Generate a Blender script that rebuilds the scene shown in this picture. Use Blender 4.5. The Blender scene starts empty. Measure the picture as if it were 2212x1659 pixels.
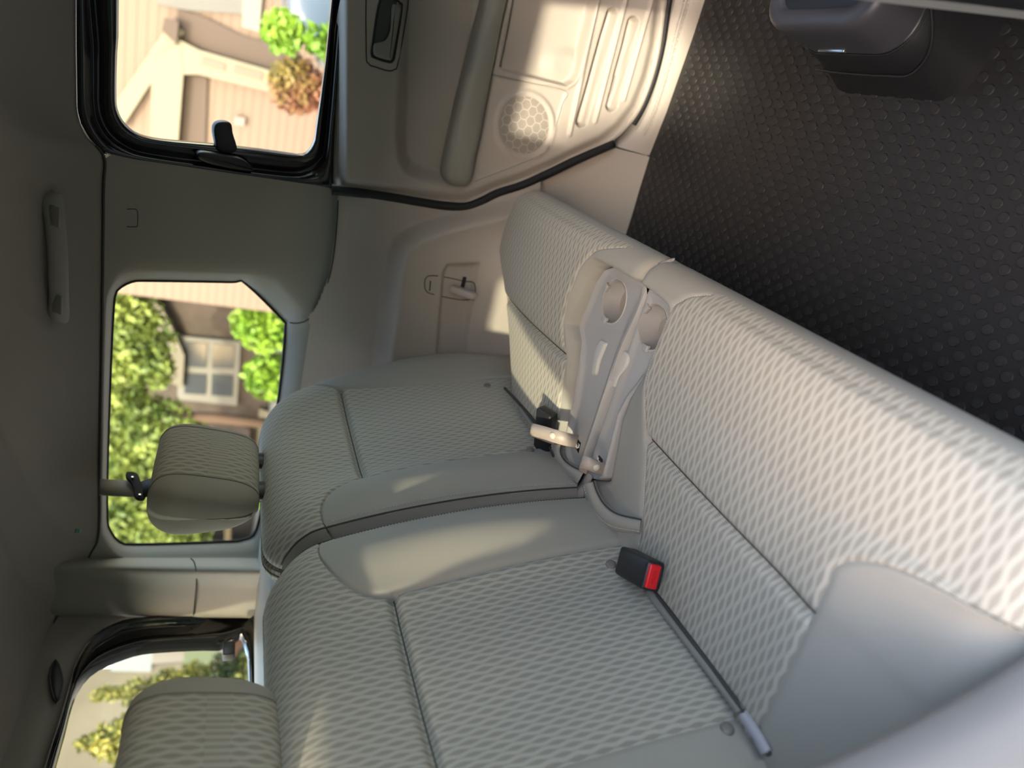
import bpy, bmesh, math, random
import numpy as np
from mathutils import Vector, Matrix
random.seed(7); np.random.seed(7)

# ------------------------------------------------------------------ camera
# cab frame: +X to the far side of the cab, +Y to the rear, +Z up; the cab floor is z = 0
# and the camera stands in the near door opening, 1 m above the floor (ZO).
ZO = 1.0
IW, IH, FPX = 2212.0, 1659.0, 1440.0
YAW, PITCH, ROLL = [math.radians(a) for a in (23.67, 23.84, -5.43)]
def cam_axes():
    cy, sy, cp, sp = math.cos(YAW), math.sin(YAW), math.cos(PITCH), math.sin(PITCH)
    f = np.array([cy*cp, sy*cp, -sp]); r = np.array([sy, -cy, 0.]); d = np.cross(f, r)
    cr, sr = math.cos(ROLL), math.sin(ROLL)
    return cr*r + sr*d, -sr*r + cr*d, f
CR, CD, CF = cam_axes()
sc = bpy.context.scene
C = sc.collection
cam = bpy.data.cameras.new('camera'); camo = bpy.data.objects.new('camera', cam); C.objects.link(camo)
mw = Matrix.Identity(4)
for i, ax in enumerate((CD, CR, -CF)):          # the phone was held sideways: image right is down
    for j in range(3): mw[j][i] = ax[j]
mw[2][3] = ZO
camo.matrix_world = mw
cam.sensor_fit = 'HORIZONTAL'; cam.sensor_width = 36.0; cam.lens = FPX/IW*36.0
cam.clip_start = 0.02; cam.clip_end = 400
cam.dof.use_dof = True; cam.dof.focus_distance = 1.15; cam.dof.aperture_fstop = 2.5
sc.camera = camo

# ------------------------------------------------------------------ light
SUN = Vector((1.0, -0.16, -0.60)).normalized()   # direction the light travels
sc.view_settings.view_transform = 'Standard'; sc.view_settings.look = 'None'
sc.view_settings.gamma = 1.0; sc.view_settings.use_curve_mapping = False
sc.view_settings.exposure = 2.55
w = bpy.data.worlds.new('sky'); sc.world = w; w.use_nodes = True
nt = w.node_tree; bg = nt.nodes['Background']
sky = nt.nodes.new('ShaderNodeTexSky'); sky.sky_type = 'NISHITA'; sky.sun_disc = False
sky.sun_elevation = math.asin(-SUN.z); sky.sun_rotation = math.atan2(-SUN.x, -SUN.y)
sky.air_density = 1.0; sky.dust_density = 1.8; sky.ozone_density = 1.3
wb = nt.nodes.new('ShaderNodeMix'); wb.data_type = 'RGBA'; wb.blend_type = 'MULTIPLY'; wb.inputs[0].default_value = 1.0   # one white balance for the whole sky
wb.inputs[7].default_value = (1.12, 1.0, .86, 1); nt.links.new(sky.outputs[0], wb.inputs[6]); nt.links.new(wb.outputs[2], bg.inputs[0]); bg.inputs[1].default_value = 0.36
sl = bpy.data.lights.new('sun', 'SUN'); sl.energy = 1.35; sl.angle = math.radians(1.2); sl.color = (1.0, 0.90, 0.68)
so = bpy.data.objects.new('sun', sl); C.objects.link(so); so.location = (-6, 1, 5)
so.rotation_euler = SUN.to_track_quat('-Z', 'Y').to_euler()

# ------------------------------------------------------------------ geometry helpers
def ray(px, py):                                 # direction in the cab frame through a photo pixel
    u = (IH - py - IH/2)/FPX; v = (px - IW/2)/FPX
    return CR*u + CD*v + CF
def onx(p, X): d = ray(*p); return d*(X/d[0])
def ony(p, Y): d = ray(*p); return d*(Y/d[1])
def onz(p, Z): d = ray(*p); return d*(Z/d[2])
def XW(z): return 1.62 - 0.28*max(0.0, z + 0.15)        # far side wall leans in above the belt
def onw(p, off=0.0):                             # far upper wall plane, off = further outwards
    d = ray(*p); n = np.array([1, 0, .28]); return d*((1.62 + off - .28*.15)/np.dot(d, n))
def proj(P):                                     # cab-frame points (N,3) -> photo pixels (N,2)
    P = np.asarray(P, float); a = P@CR; b = P@CD; c = P@CF
    return np.stack([b/c*FPX + IW/2, IH - (a/c*FPX + IH/2)], -1)

WL = {}
def tag(o, label=None, cat=None, group=None, kind=None):
    if label: o['label'] = label
    if cat: o['category'] = cat
    if group: o['group'] = group
    if kind: o['kind'] = kind
    return o
def thing(name, label, cat, loc, group=None, kind=None):
    o = bpy.data.objects.new(name, None); C.objects.link(o); o.empty_display_size = .05
    L = np.array(loc, float) + [0, 0, ZO]; o.location = L; WL[o] = L
    return tag(o, label, cat, group, kind)
def link_mesh(name, me, loc, parent):
    o = bpy.data.objects.new(name, me); C.objects.link(o); WL[o] = loc
    if parent is not None:
        o.parent = parent; o.location = loc - WL[parent]
    else: o.location = loc
    return o
def mk(name, V, F, mat, parent=None, uv=None, smooth=True, sharp=None):
    V = np.asarray(V, float) + [0, 0, ZO]
    lo, hi = V.min(0), V.max(0); loc = np.array([(lo[0]+hi[0])/2, (lo[1]+hi[1])/2, lo[2]])
    me = bpy.data.meshes.new(name); me.from_pydata((V - loc).tolist(), [], [list(map(int, f)) for f in F]); me.update()
    if uv is not None:
        l = me.uv_layers.new(name='UVMap'); idx = np.zeros(len(me.loops), int); me.loops.foreach_get('vertex_index', idx)
        l.data.foreach_set('uv', np.asarray(uv, float)[idx].ravel())
    if len(F) < 5000:
        bm = bmesh.new(); bm.from_mesh(me); bmesh.ops.recalc_face_normals(bm, faces=bm.faces); bm.to_mesh(me); bm.free()
    if smooth:
        me.polygons.foreach_set('use_smooth', [True]*len(me.polygons))
        if sharp: me.set_sharp_from_angle(angle=math.radians(sharp))
    me.materials.append(mat)
    return link_mesh(name, me, loc, parent)
def gridF(n, m, closed_n=False, closed_m=False):
    F = []
    for i in range(n if closed_n else n-1):
        for j in range(m if closed_m else m-1):
            a, b = i, (i+1) % n; c, d = j, (j+1) % m
            F.append((a*m+c, b*m+c, b*m+d, a*m+d))
    return F
def loft(loops, closed=True, cap0=False, cap1=False, flip=False):
    V = np.concatenate([np.asarray(l, float) for l in loops]); m = len(loops[0])
    F = gridF(len(loops), m, False, closed)
    if cap0: F.append(tuple(range(m-1, -1, -1)))
    if cap1: F.append(tuple((len(loops)-1)*m + k for k in range(m)))
    if flip: F = [f[::-1] for f in F]
    return V, F
def smooth_path(P, n, closed=False):             # Catmull-Rom resample
    P = np.asarray(P, float); k = len(P); out = []
    segs = k if closed else k-1
    g = lambda i: P[i % k] if closed else P[min(max(i, 0), k-1)]
    for s in range(segs):
        p0, p1, p2, p3 = g(s-1), g(s), g(s+1), g(s+2)
        for t in np.linspace(0, 1, n, endpoint=False):
            out.append(.5*((2*p1)+(p2-p0)*t+(2*p0-5*p1+4*p2-p3)*t*t+(3*p1-p0-3*p2+p3)*t**3))
    if not closed: out.append(P[-1])
    return np.array(out)
def tubeVF(P, r, n=8, closed=False, sx=1.0, up=None):
    P = np.asarray(P, float); N = len(P)
    T = np.gradient(P, axis=0)
    if closed: T = np.roll(P, -1, 0) - np.roll(P, 1, 0)
    T /= np.linalg.norm(T, axis=1)[:, None] + 1e-12
    a = np.array(up if up is not None else ([0, 0, 1] if abs(T[0][2]) < .9 else [1, 0, 0]), float); V = []
    rr = np.broadcast_to(r, (N,))
    for i in range(N):
        a = a - T[i]*np.dot(a, T[i]); a /= np.linalg.norm(a) + 1e-12; b = np.cross(T[i], a)
        for k in range(n):
            t = 2*math.pi*k/n; V.append(P[i] + rr[i]*(math.cos(t)*a + sx*math.sin(t)*b))
    F = gridF(N, n, closed, True)
    if not closed: F += [tuple(range(n-1, -1, -1)), tuple((N-1)*n + k for k in range(n))]
    return np.array(V), F
def tube(name, P, r, mat, parent=None, n=8, closed=False, sx=1.0, up=None):
    V, F = tubeVF(P, r, n, closed, sx, up); return mk(name, V, F, mat, parent)
def ribbonVF(P, wdir, hw, th):                   # flat webbing along a path: half width hw along wdir
    P = np.asarray(P, float); T = np.gradient(P, axis=0); V = []
    for i in range(len(P)):
        wv = np.array(wdir[i] if np.ndim(wdir) > 1 else wdir, float); wv /= np.linalg.norm(wv)
        nn = np.cross(T[i], wv); nn /= np.linalg.norm(nn) + 1e-9
        for s, t in ((-1, -1), (1, -1), (1, 1), (-1, 1)): V.append(P[i] + wv*hw*s + nn*th*t)
    F = gridF(len(P), 4, False, True) + [(3, 2, 1, 0), tuple((len(P)-1)*4 + k for k in range(4))]
    return np.array(V), F
def rboxVF(c, ax, hs, r, seg=3):                 # rounded box: centre, 3 axes, half sizes, bevel
    bm = bmesh.new(); bmesh.ops.create_cube(bm, size=2)
    for v in bm.verts: v.co = Vector((v.co.x*hs[0], v.co.y*hs[1], v.co.z*hs[2]))
    bmesh.ops.bevel(bm, geom=list(bm.edges), offset=r, segments=seg, profile=.5, affect='EDGES')
    A = [np.array(a, float)/np.linalg.norm(a) for a in ax]; c = np.array(c, float)
    bm.verts.index_update()
    V = [c + A[0]*v.co.x + A[1]*v.co.y + A[2]*v.co.z for v in bm.verts]
    F = [[v.index for v in f.verts] for f in bm.faces]; bm.free()
    return np.array(V), F
E3 = np.eye(3)
def rbox(name, c, hs, r, mat, parent=None, ax=E3, seg=3):
    V, F = rboxVF(c, ax, hs, r, seg); return mk(name, V, F, mat, parent, sharp=50)
def plateVF(out, nrm, th, bev=0.0):
    out = np.asarray(out, float); nrm = np.array(nrm, float)/np.linalg.norm(nrm); c = out.mean(0)
    T = np.roll(out, -1, 0) - np.roll(out, 1, 0); T /= np.linalg.norm(T, axis=1)[:, None] + 1e-12
    inn = np.cross(np.broadcast_to(nrm, T.shape), T)
    if np.mean(np.sum(inn*(c - out), 1)) < 0: inn = -inn
    L = [out, out + nrm*(th - bev)]
    if bev: L += [out + nrm*(th - bev*.3) + inn*bev*.3, out + nrm*th + inn*bev]
    return loft(L, True, True, True)
def plate(name, out, nrm, th, mat, parent=None, bev=0.0):
    V, F = plateVF(out, nrm, th, bev); return mk(name, V, F, mat, parent, sharp=40)
def merge(parts):
    V, F, o = [], [], 0
    for v, f in parts:
        V.append(np.asarray(v, float)); F += [tuple(i + o for i in q) for q in f]; o += len(v)
    return np.concatenate(V), F
def polar(poly, c, N):                           # star-shaped outline resampled by angle
    P = np.asarray(poly, float); c = np.array(c, float); out = []
    for k in range(N):
        a = 2*math.pi*k/N; d = np.array([math.cos(a), math.sin(a)]); best = None
        for i in range(len(P)):
            p, q = P[i] - c, P[(i+1) % len(P)] - c; e = q - p
            den = d[0]*e[1] - d[1]*e[0]
            if abs(den) < 1e-12: continue
            t = (p[0]*e[1] - p[1]*e[0])/den; s = (p[0]*d[1] - p[1]*d[0])/den
            if t > 0 and -1e-9 <= s <= 1 + 1e-9 and (best is None or t > best): best = t
        out.append(c + d*best)
    return np.array(out)
def sst(a, b, x): t = np.clip((x - a)/(b - a), 0, 1); return t*t*(3 - 2*t)
def segdist(P, a, b):
    a, b = np.array(a, float), np.array(b, float); d = b - a
    t = np.clip(((P - a)@d)/(d@d), 0, 1); return np.linalg.norm(P - a - t[..., None]*d, axis=-1)
def polysd(P, poly):                             # signed distance to polygon, inside negative
    P = np.asarray(P, float); poly = np.asarray(poly, float); n = len(poly)
    D = np.full(P.shape[:-1], 1e9); ins = np.zeros(P.shape[:-1], bool)
    for i in range(n):
        a, b = poly[i], poly[(i+1) % n]; D = np.minimum(D, segdist(P, a, b))
        cnd = (a[1] > P[..., 1]) != (b[1] > P[..., 1])
        xx = (b[0]-a[0])*(P[..., 1]-a[1])/((b[1]-a[1]) if b[1] != a[1] else 1e-9) + a[0]
        ins ^= cnd & (P[..., 0] < xx)
    return np.where(ins, -D, D)
def hitgrid(P, p):                               # grid point seen under a photo pixel (nearest surface)
    Q = P.reshape(-1, 3); d2 = np.sum((proj(Q) - np.array(p))**2, 1); k = np.argsort(d2)[:12]; return Q[k[np.argmin(Q[k]@CF + d2[k]*.002)]]
def polydist(P, pl):
    return np.min([segdist(P, pl[i], pl[i+1]) for i in range(len(pl)-1)], axis=0)

# ------------------------------------------------------------------ materials
MT = {}
def M(name, col, rough=.6, spec=.5, metal=0., bump=0., bscale=400., var=0., coat=0., sheen=0., vscale=3.0):
    if name in MT: return MT[name]
    m = bpy.data.materials.new(name); m.use_nodes = True; MT[name] = m
    n, l = m.node_tree.nodes, m.node_tree.links; b = n['Principled BSDF']
    b.inputs['Base Color'].default_value = (*col, 1); b.inputs['Roughness'].default_value = rough
    b.inputs['Specular IOR Level'].default_value = spec; b.inputs['Metallic'].default_value = metal
    b.inputs['Coat Weight'].default_value = coat; b.inputs['Sheen Weight'].default_value = sheen
    tc = n.new('ShaderNodeTexCoord')
    if var:
        nz = n.new('ShaderNodeTexNoise'); nz.inputs['Scale'].default_value = vscale; nz.inputs['Detail'].default_value = 5
        l.new(tc.outputs['Object'], nz.inputs['Vector'])
        mx = n.new('ShaderNodeMix'); mx.data_type = 'RGBA'
        mx.inputs[6].default_value = (*[c*(1-var) for c in col], 1); mx.inputs[7].default_value = (*[min(1, c*(1+var)) for c in col], 1)
        l.new(nz.outputs['Fac'], mx.inputs[0]); l.new(mx.outputs[2], b.inputs['Base Color'])
    if bump:
        nz = n.new('ShaderNodeTexNoise'); nz.inputs['Scale'].default_value = bscale; nz.inputs['Detail'].default_value = 3
        l.new(tc.outputs['Object'], nz.inputs['Vector'])
        bp = n.new('ShaderNodeBump'); bp.inputs['Strength'].default_value = bump; bp.inputs['Distance'].default_value = .001
        l.new(nz.outputs['Fac'], bp.inputs['Height']); l.new(bp.outputs[0], b.inputs['Normal'])
    return m
class NB:                                         # tiny node-building helper
    def __init__(s, m): s.n, s.l = m.node_tree.nodes, m.node_tree.links; s.b = s.n['Principled BSDF']
    def math(s, op, a, b=None, c=None):
        x = s.n.new('ShaderNodeMath'); x.operation = op
        for i, v in enumerate((a, b, c)):
            if v is None: continue
            if isinstance(v, (int, float)): x.inputs[i].default_value = v
            else: s.l.new(v, x.inputs[i])
        return x.outputs[0]
    def mix(s, f, a, b):
        x = s.n.new('ShaderNodeMix'); x.data_type = 'RGBA'
        s.l.new(f, x.inputs[0])
        for i, v in ((6, a), (7, b)):
            if isinstance(v, tuple): x.inputs[i].default_value = (*v, 1)
            else: s.l.new(v, x.inputs[i])
        return x.outputs[2]
    def smooth(s, v, a, b):
        x = s.n.new('ShaderNodeMapRange'); x.interpolation_type = 'SMOOTHSTEP'
        s.l.new(v, x.inputs[0]); x.inputs[1].default_value = a; x.inputs[2].default_value = b
        return x.outputs[0]
    def bump(s, h, strength, dist):
        x = s.n.new('ShaderNodeBump'); x.inputs['Strength'].default_value = strength; x.inputs['Distance'].default_value = dist
        s.l.new(h, x.inputs['Height']); s.l.new(x.outputs[0], s.b.inputs['Normal'])
    def uv(s):
        t = s.n.new('ShaderNodeTexCoord'); sp = s.n.new('ShaderNodeSeparateXYZ'); s.l.new(t.outputs['UV'], sp.inputs[0])
        return t, sp.outputs[0], sp.outputs[1]
def fabric_wave(name, light, dark, pitch=.0085, lam=.031):
    # woven fabric: light wavy yarns (columns in antiphase) around hatched darker lenses; UV is in metres
    m = bpy.data.materials.new(name); m.use_nodes = True; q = NB(m); t, u, v = q.uv()
    s_ = q.math('DIVIDE', u, pitch); col = q.math('FLOOR', s_); fr = q.math('SUBTRACT', q.math('FRACT', s_), .5)
    ph = q.math('ADD', q.math('MULTIPLY', v, 2*math.pi/lam), q.math('MULTIPLY', col, math.pi))
    hw = q.math('MULTIPLY_ADD', q.math('COSINE', ph), .155, .215)
    e = q.math('SUBTRACT', hw, q.math('ABSOLUTE', fr))
    lens = q.smooth(e, -.03, .05)
    hat = q.smooth(q.math('SINE', q.math('MULTIPLY', v, 2*math.pi/.0019)), -.5, .6)
    k = q.math('MULTIPLY', lens, q.math('MULTIPLY_ADD', hat, .72, .28))
    q.l.new(q.mix(k, light, dark), q.b.inputs['Base Color'])
    q.b.inputs['Roughness'].default_value = .92; q.b.inputs['Specular IOR Level'].default_value = .15; q.b.inputs['Sheen Weight'].default_value = .08
    q.bump(q.math('SUBTRACT', 1.0, k), .3, .0006)
    MT[name] = m; return m
def fabric_plain(name, col):
    m = bpy.data.materials.new(name); m.use_nodes = True; q = NB(m); t, u, v = q.uv()
    a = q.math('SINE', q.math('MULTIPLY', q.math('ADD', u, v), 2*math.pi/.0016)); b = q.math('SINE', q.math('MULTIPLY', q.math('SUBTRACT', u, v), 2*math.pi/.0016))
    h = q.math('MULTIPLY_ADD', q.math('MULTIPLY', a, b), .5, .5)
    q.l.new(q.mix(h, tuple(c*.9 for c in col), tuple(c*1.06 for c in col)), q.b.inputs['Base Color'])
    q.b.inputs['Roughness'].default_value = .88; q.b.inputs['Specular IOR Level'].default_value = .2; q.b.inputs['Sheen Weight'].default_value = .08
    q.bump(h, .25, .0004)
    MT[name] = m; return m
WAVE = fabric_wave('woven_wave_fabric', (.425, .395, .336), (.225, .203, .166))
PLAIN = fabric_plain('plain_grey_fabric', (.345, .322, .28))
SIDEF = fabric_plain('brown_grey_side_fabric', (.25, .225, .195))
TAN = M('tan_grained_plastic', (.40, .355, .315), .5, .4, bump=.12, bscale=900, var=.03)
TAN2 = M('greige_shaded_trim_plastic', (.25, .237, .21), .55, .35, bump=.12, bscale=900)  # lower trim's plastic darkened: the upper cab's shade is in this colour
LILAC = M('warm_grey_tray_plastic', (.365, .345, .325), .42, .5, bump=.15, bscale=1200)
PADM = M('pale_rubber_pad', (.50, .48, .44), .6)
LINER = M('headliner_fabric', (.24, .218, .19), .95, .1, bump=.3, bscale=700, var=.05)
BLACKG = M('black_gloss_paint', (.008, .008, .009), .12, .5, coat=.3)
BLACKR = M('black_rubber', (.012, .012, .014), .6, .4)
BLACKP = M('black_plastic', (.016, .016, .018), .42, .45, bump=.1, bscale=1500)
GREYP = M('dark_satin_grey_plastic', (.05, .048, .056), .42, .5, var=.1, vscale=40)
WEB = M('black_webbing', (.012, .012, .012), .7, .2, bump=.5, bscale=1800)
WEBG = M('grey_belt_webbing', (.26, .245, .22), .8, .2, bump=.5, bscale=1800)
STRAPM = M('taupe_satin_ribbon', (.44, .37, .33), .38, .5, bump=.3, bscale=1600, var=.06, vscale=60)
SNAPM = M('cream_snap', (.60, .57, .48), .4)
STUDB = M('taupe_snap_button', (.17, .15, .13), .45)
RED = M('red_button', (.72, .012, .018), .35, .5)
REDD = M('red_button_lettering', (.50, .008, .012), .5)
VELCRO = M('pinkish_velcro', (.40, .35, .32), .98, .05, bump=1.0, bscale=900, var=.15, vscale=200)
THREAD = M('cream_thread', (.55, .53, .48), .7)
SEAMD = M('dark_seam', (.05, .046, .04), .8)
MATR = M('black_rubber_mat', (.022, .0205, .0205), .42, .28, bump=.35, bscale=500, var=.15, vscale=12)
MATS = M('black_rubber_stud', (.024, .023, .024), .42, .35, bump=.9, bscale=900)
STICK = M('black_sticker', (.006, .006, .007), .3)
WHITE = M('white_print', (.8, .8, .8), .4)
STEEL = M('bright_steel', (.6, .6, .6), .25, .5, metal=1)
def glass_mat():
    m = bpy.data.materials.new('window_glass'); m.use_nodes = True; n, l = m.node_tree.nodes, m.node_tree.links
    n.remove(n['Principled BSDF']); o = n['Material Output']
    t = n.new('ShaderNodeBsdfTransparent'); t.inputs[0].default_value = (.60, .62, .57, 1)   # factory tint
    g = n.new('ShaderNodeBsdfGlossy'); g.inputs['Roughness'].default_value = .02
    f = n.new('ShaderNodeFresnel'); f.inputs[0].default_value = 1.15
    x = n.new('ShaderNodeMixShader'); l.new(f.outputs[0], x.inputs[0]); l.new(t.outputs[0], x.inputs[1]); l.new(g.outputs[0], x.inputs[2]); l.new(x.outputs[0], o.inputs[0])
    return m
GLASS = glass_mat()
# ------------------------------------------------------------------ cab shell
def S_(name, V, F, mat, **k):
    o = mk(name, V, F, mat, None, **k); o['kind'] = 'structure'; return o
# floor pan
V, F = rboxVF((.87, -.05, -1.03), E3, (.79, .95, .025), .01); S_('floor', V, F, BLACKP)

# ceiling: the moulded headliner, ring by ring from its seam to the crown
far = [onw((162, 0)), onw((164, 150)), onw((167, 240)), onw((185, 292)), onw((223, 338)), onw((222, 420)), onw((219, 700)), onw((214, 1000)), onw((212, 1150)),
       ony((192, 1200), 1.22), ony((150, 1290), 1.335), ony((113, 1348), 1.38), ony((61, 1498), 1.38)]
far = [np.array([far[0][0], y_, far[0][2]]) for y_ in (-1.25, -1.0, -.75, -.5, -.3, -.15)] + far
seam = smooth_path(np.array(far), 16)
near = seam[::-1].copy(); near[:, 0] = 1.8 - near[:, 0]
ring = np.concatenate([seam, near]); c = np.array([.9, .15])
L = []
for f, dz in ((1.012, .03), (1, 0), (.995, .0065), (.99, .012), (.98, .0205), (.965, .032), (.95, .040), (.935, .048), (.92, .055), (.905, .060), (.89, .065), (.87, .070), (.85, .075), (.7, .09), (.4, .1), (.02, .103)):
    q = ring.copy(); q[:, :2] = c + (ring[:, :2] - c)*f; b = max(0, 1 - f); q[:, 2] = ring[:, 2]*(1-b) + .25*b + dz; L.append(q)
V, F = loft(L, True, False, True)
pxc = proj(V); dpt = .022*sst(10, -14, polysd(pxc, [(56, 440), (70, 404), (116, 402), (120, 470), (122, 640), (118, 700), (74, 696), (58, 660)]))*(V[:, 0] > .9)   # pocket behind the grab handle
V = V + V/np.linalg.norm(V, axis=1)[:, None]*dpt[:, None]; ceil_o = S_('ceiling', V, F, LINER)
hp = seam[152::2]                                   # thin shadow gap where the headliner meets the trim
tube('headliner_edge', hp + [-.002, 0, -.002], .0022, SEAMD, ceil_o, 6)

# far side wall, upper trim with the quarter-window opening
oc = (420, 880); N = 160
outer = [(217, 400), (216, 700), (209, 1000), (197, 1150), (178, 1205), (236, 1222), (420, 1216), (620, 1216), (720, 1200), (760, 900), (755, 436), (722, 408), (600, 386), (450, 361), (330, 343), (224, 331)]
rim = [(230, 660), (226, 800), (223, 960), (221, 1100), (224, 1160), (262, 1202), (320, 1208), (480, 1206), (560, 1200), (600, 1150), (640, 1000), (646, 850), (667, 716), (664, 686), (604, 606), (560, 592), (420, 585), (300, 582), (262, 592), (240, 622)]
inner = [(247, 640), (241, 740), (233, 960), (231, 1110), (236, 1142), (258, 1171), (300, 1176), (480, 1170), (525, 1165), (555, 1140), (580, 1000), (604, 840), (616, 712), (613, 694), (530, 612), (500, 609), (320, 606), (290, 607), (268, 615), (253, 627)]
po, pr, pi = polar(outer, oc, N), polar(smooth_path(rim, 4, True), oc, N), polar(smooth_path(inner, 4, True), oc, N)
lp = [[onw(p, 0) for p in po], [onw(p*.35 + q*.65, 0) for p, q in zip(po, pr)], [onw(p*.1 + q*.9, .0) for p, q in zip(po, pr)], [onw(p, .004) for p in pr], [onw(p*.75+q*.25, .012) for p, q in zip(pr, pi)], [onw(p*.3+q*.7, .04) for p, q in zip(pr, pi)], [onw(q, .06) for q in pi], [onw(q, .075) for q in pi]]
V, F = loft(lp, True); wl = S_('wall_left', V, F, TAN2)
wg = [onw(q, .062) for q in pi]
w1 = tag(mk('window_1', np.array(wg), [tuple(range(N))], GLASS, None, smooth=False), kind='structure')
tube('window_rubber', np.array([onw(q, .058) for q in pi]), .0035, BLACKR, w1, 6, True)
for pts in ([(730, 433), (728, 480), (722, 540), (711, 600), (690, 655), (668, 688), (645, 698), (626, 697)], ):
    tube('panel_seam', smooth_path([onw(p, .0005) if p[0] < 700 else onx(p, 1.6155) for p in pts], 6), .0016, SEAMD, wl, 6)
rr = smooth_path([(274, 452), (292, 452), (297, 458), (297, 486), (292, 490), (274, 490)], 5)
tube('airbag_emblem_outline', [onw(p, -.0002) for p in rr], .0009, SEAMD, wl, 6)

# rear corner pillar between the quarter window and the rear window
rows = []
for x in np.linspace(60, 700, 28):
    a = onw((x, 1205), .0); b = ony((x, 1228), 1.225); d = ony((x, 1266), 1.285); e = ony((x, 1296), 1.325); g = ony((x, 1330), 1.372); h = ony((x, 1342), 1.42)
    rows.append(smooth_path([a, b, d, e, g, h], 5))
V, F = loft(rows, False); pil = S_('trim_1', V, F, TAN2)
tube('panel_seam', smooth_path([ony(p, y) for p, y in (((412, 1206), 1.185), ((420, 1216), 1.2), ((424, 1240), 1.24), ((424, 1266), 1.28), ((421, 1296), 1.32), ((418, 1329), 1.365))], 5), .0016, SEAMD, pil, 6)

# rear wall and rear window
YR = 1.38
fo = [ony(p, YR) for p in ((700, 1330), (565, 1330), (420, 1330), (300, 1335), (250, 1346), (200, 1376), (165, 1430), (150, 1480), (130, 1550), (95, 1659))]
fi = [ony(p, YR+.03) for p in ((600, 1400), (545, 1398), (480, 1397), (330, 1402), (270, 1415), (210, 1441), (175, 1475), (155, 1520), (140, 1580), (118, 1659))]
def mirr(pts, zb):
    P = [(p[0], p[2]) for p in pts]; P[0] = (P[0][0]-.02, zb); P = [q for q in P if q[1] > zb or q == P[0]]
    P = [q for q in P if q[0] > .92]
    return P + [(1.8 - q[0], q[1]) for q in P[::-1]]
po = [(1.56, -.62), (1.56, .26), (1.54, .38), (.26, .38), (.24, .26), (.24, -.62)]
zb = -.138
r1, r2 = mirr(fo, zb-.02), mirr(fi, zb+.005)
cc = (.9, .05); N2 = 160
q0, q1, q2 = polar(po, cc, N2), polar(smooth_path(r1, 3, True), cc, N2), polar(smooth_path(r2, 3, True), cc, N2)
to3 = lambda Q, y: np.array([(a, y, b) for a, b in Q])
V, F = loft([to3(q0, YR), to3(q0*.3+q1*.7, YR-.004), to3(q1, YR), to3(q1, YR+.02)]); wr = S_('wall_rear', V, F, TAN2)
V, F = loft([to3(q1, YR-.002), to3(q1*.92+q2*.08, YR-.008), to3(q1*.85+q2*.15, YR+.004), to3(q1*.7+q2*.3, YR+.012), to3(q1*.3+q2*.7, YR+.018), to3(q1*.2+q2*.8, YR+.010), to3(q1*.08+q2*.92, YR+.012), to3(q2, YR+.03), to3(q2, YR+.045)])
w3 = tag(mk('window_3', to3(q2, YR+.034), [tuple(range(N2))], GLASS, None, smooth=False), kind='structure')
mk('window_frame', V, F, BLACKG, w3)
b_ = ony((485, 1399), YR-.0)
rbox('window_latch', b_ + [-.012, .0, -.01], (.022, .012, .014), .004, BLACKP, w3)
V, F = rboxVF((.9, 1.22, -.165), E3, (.66, .17, .02), .012); S_('trim_2', V, F, TAN2)      # sill shelf under the rear window
lampq = [ony(p, YR - .006) for p in ((121, 1427), (107, 1462), (121, 1518), (135, 1473))]
V, F = plateVF(smooth_path(lampq, 3, True)[:, :], (0, -1, 0), .006, .002); hl = mk('header_recess', V, F, BLACKP, wr, sharp=40)
tube('header_recess_edge', smooth_path([ony(p, YR - .010) for p in ((121, 1427), (107, 1462), (121, 1518), (135, 1473))], 3, True), .0025, GREYP, wr, 6, True)

# far side wall, lower trim (belt line, wheelhouse panel, recess, belt slot)
ny, nz = 260, 230
yy, zz = np.meshgrid(np.linspace(-.05, 1.15, ny), np.linspace(-.98, -.10, nz), indexing='ij')
G = np.stack([np.full_like(yy, 1.6), yy, zz], -1); PX = proj(G)
door_line = [(640, 402), (712, 412), (780, 418), (850, 430), (910, 440), (960, 447), (1000, 449), (1040, 436), (1075, 420), (1130, 403), (1190, 376), (1250, 346), (1330, 311), (1400, 283)]
dl = np.array(door_line); lim = np.interp(PX[..., 0], dl[:, 0], dl[:, 1])
Wp = [(1120, 428), (1060, 440), (1000, 455), (940, 470), (895, 487), (862, 508), (845, 540), (835, 600), (822, 700), (806, 830), (795, 1100), (1600, 1100), (1600, 380)]
sdW = polysd(PX, Wp)
sdR = polysd(PX, [(948, 578), (958, 562), (1024, 558), (1012, 640), (990, 800), (930, 800)])
d = .002 + .06*sst(6, -30, sdW)
d += .018*sst(740, 800, PX[..., 0])*sst(560, 420, PX[..., 1])*sst(60, 0, -sdW)
d -= .018*sst(2, -7, sdR)
d += .10*sst(1010, 1130, PX[..., 0])*sst(480, 640, PX[..., 1])
d += .025*sst(-14, 14, PX[..., 0] - (800 + (830-PX[..., 1])*.11) + 22)*sst(500, 620, PX[..., 1])*0
Vg = G.copy(); Vg[..., 0] = 1.62 - d
F = [f for f in gridF(ny, nz)]
sx_ = np.interp(PX[..., 1], [400, 433, 480, 540, 600, 655, 688, 720, 850, 1000, 1100], [731, 730, 728, 722, 711, 690, 668, 652, 648, 642, 600])
ok = ((PX[..., 1] > lim + 1) & (PX[..., 0] > sx_ - 1) & (PX[..., 0] < 1170) & (polysd(PX, rim) > 1)).ravel()
F = [f[::-1] for f in F if ok[list(f)].all()]
wlow = S_('trim_3', Vg.reshape(-1, 3), F, TAN)
ov = smooth_path([(920, 600), (945, 596), (1000, 607), (1024, 612), (1024, 640), (1000, 648), (945, 638), (920, 628)], 4, True)
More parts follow.
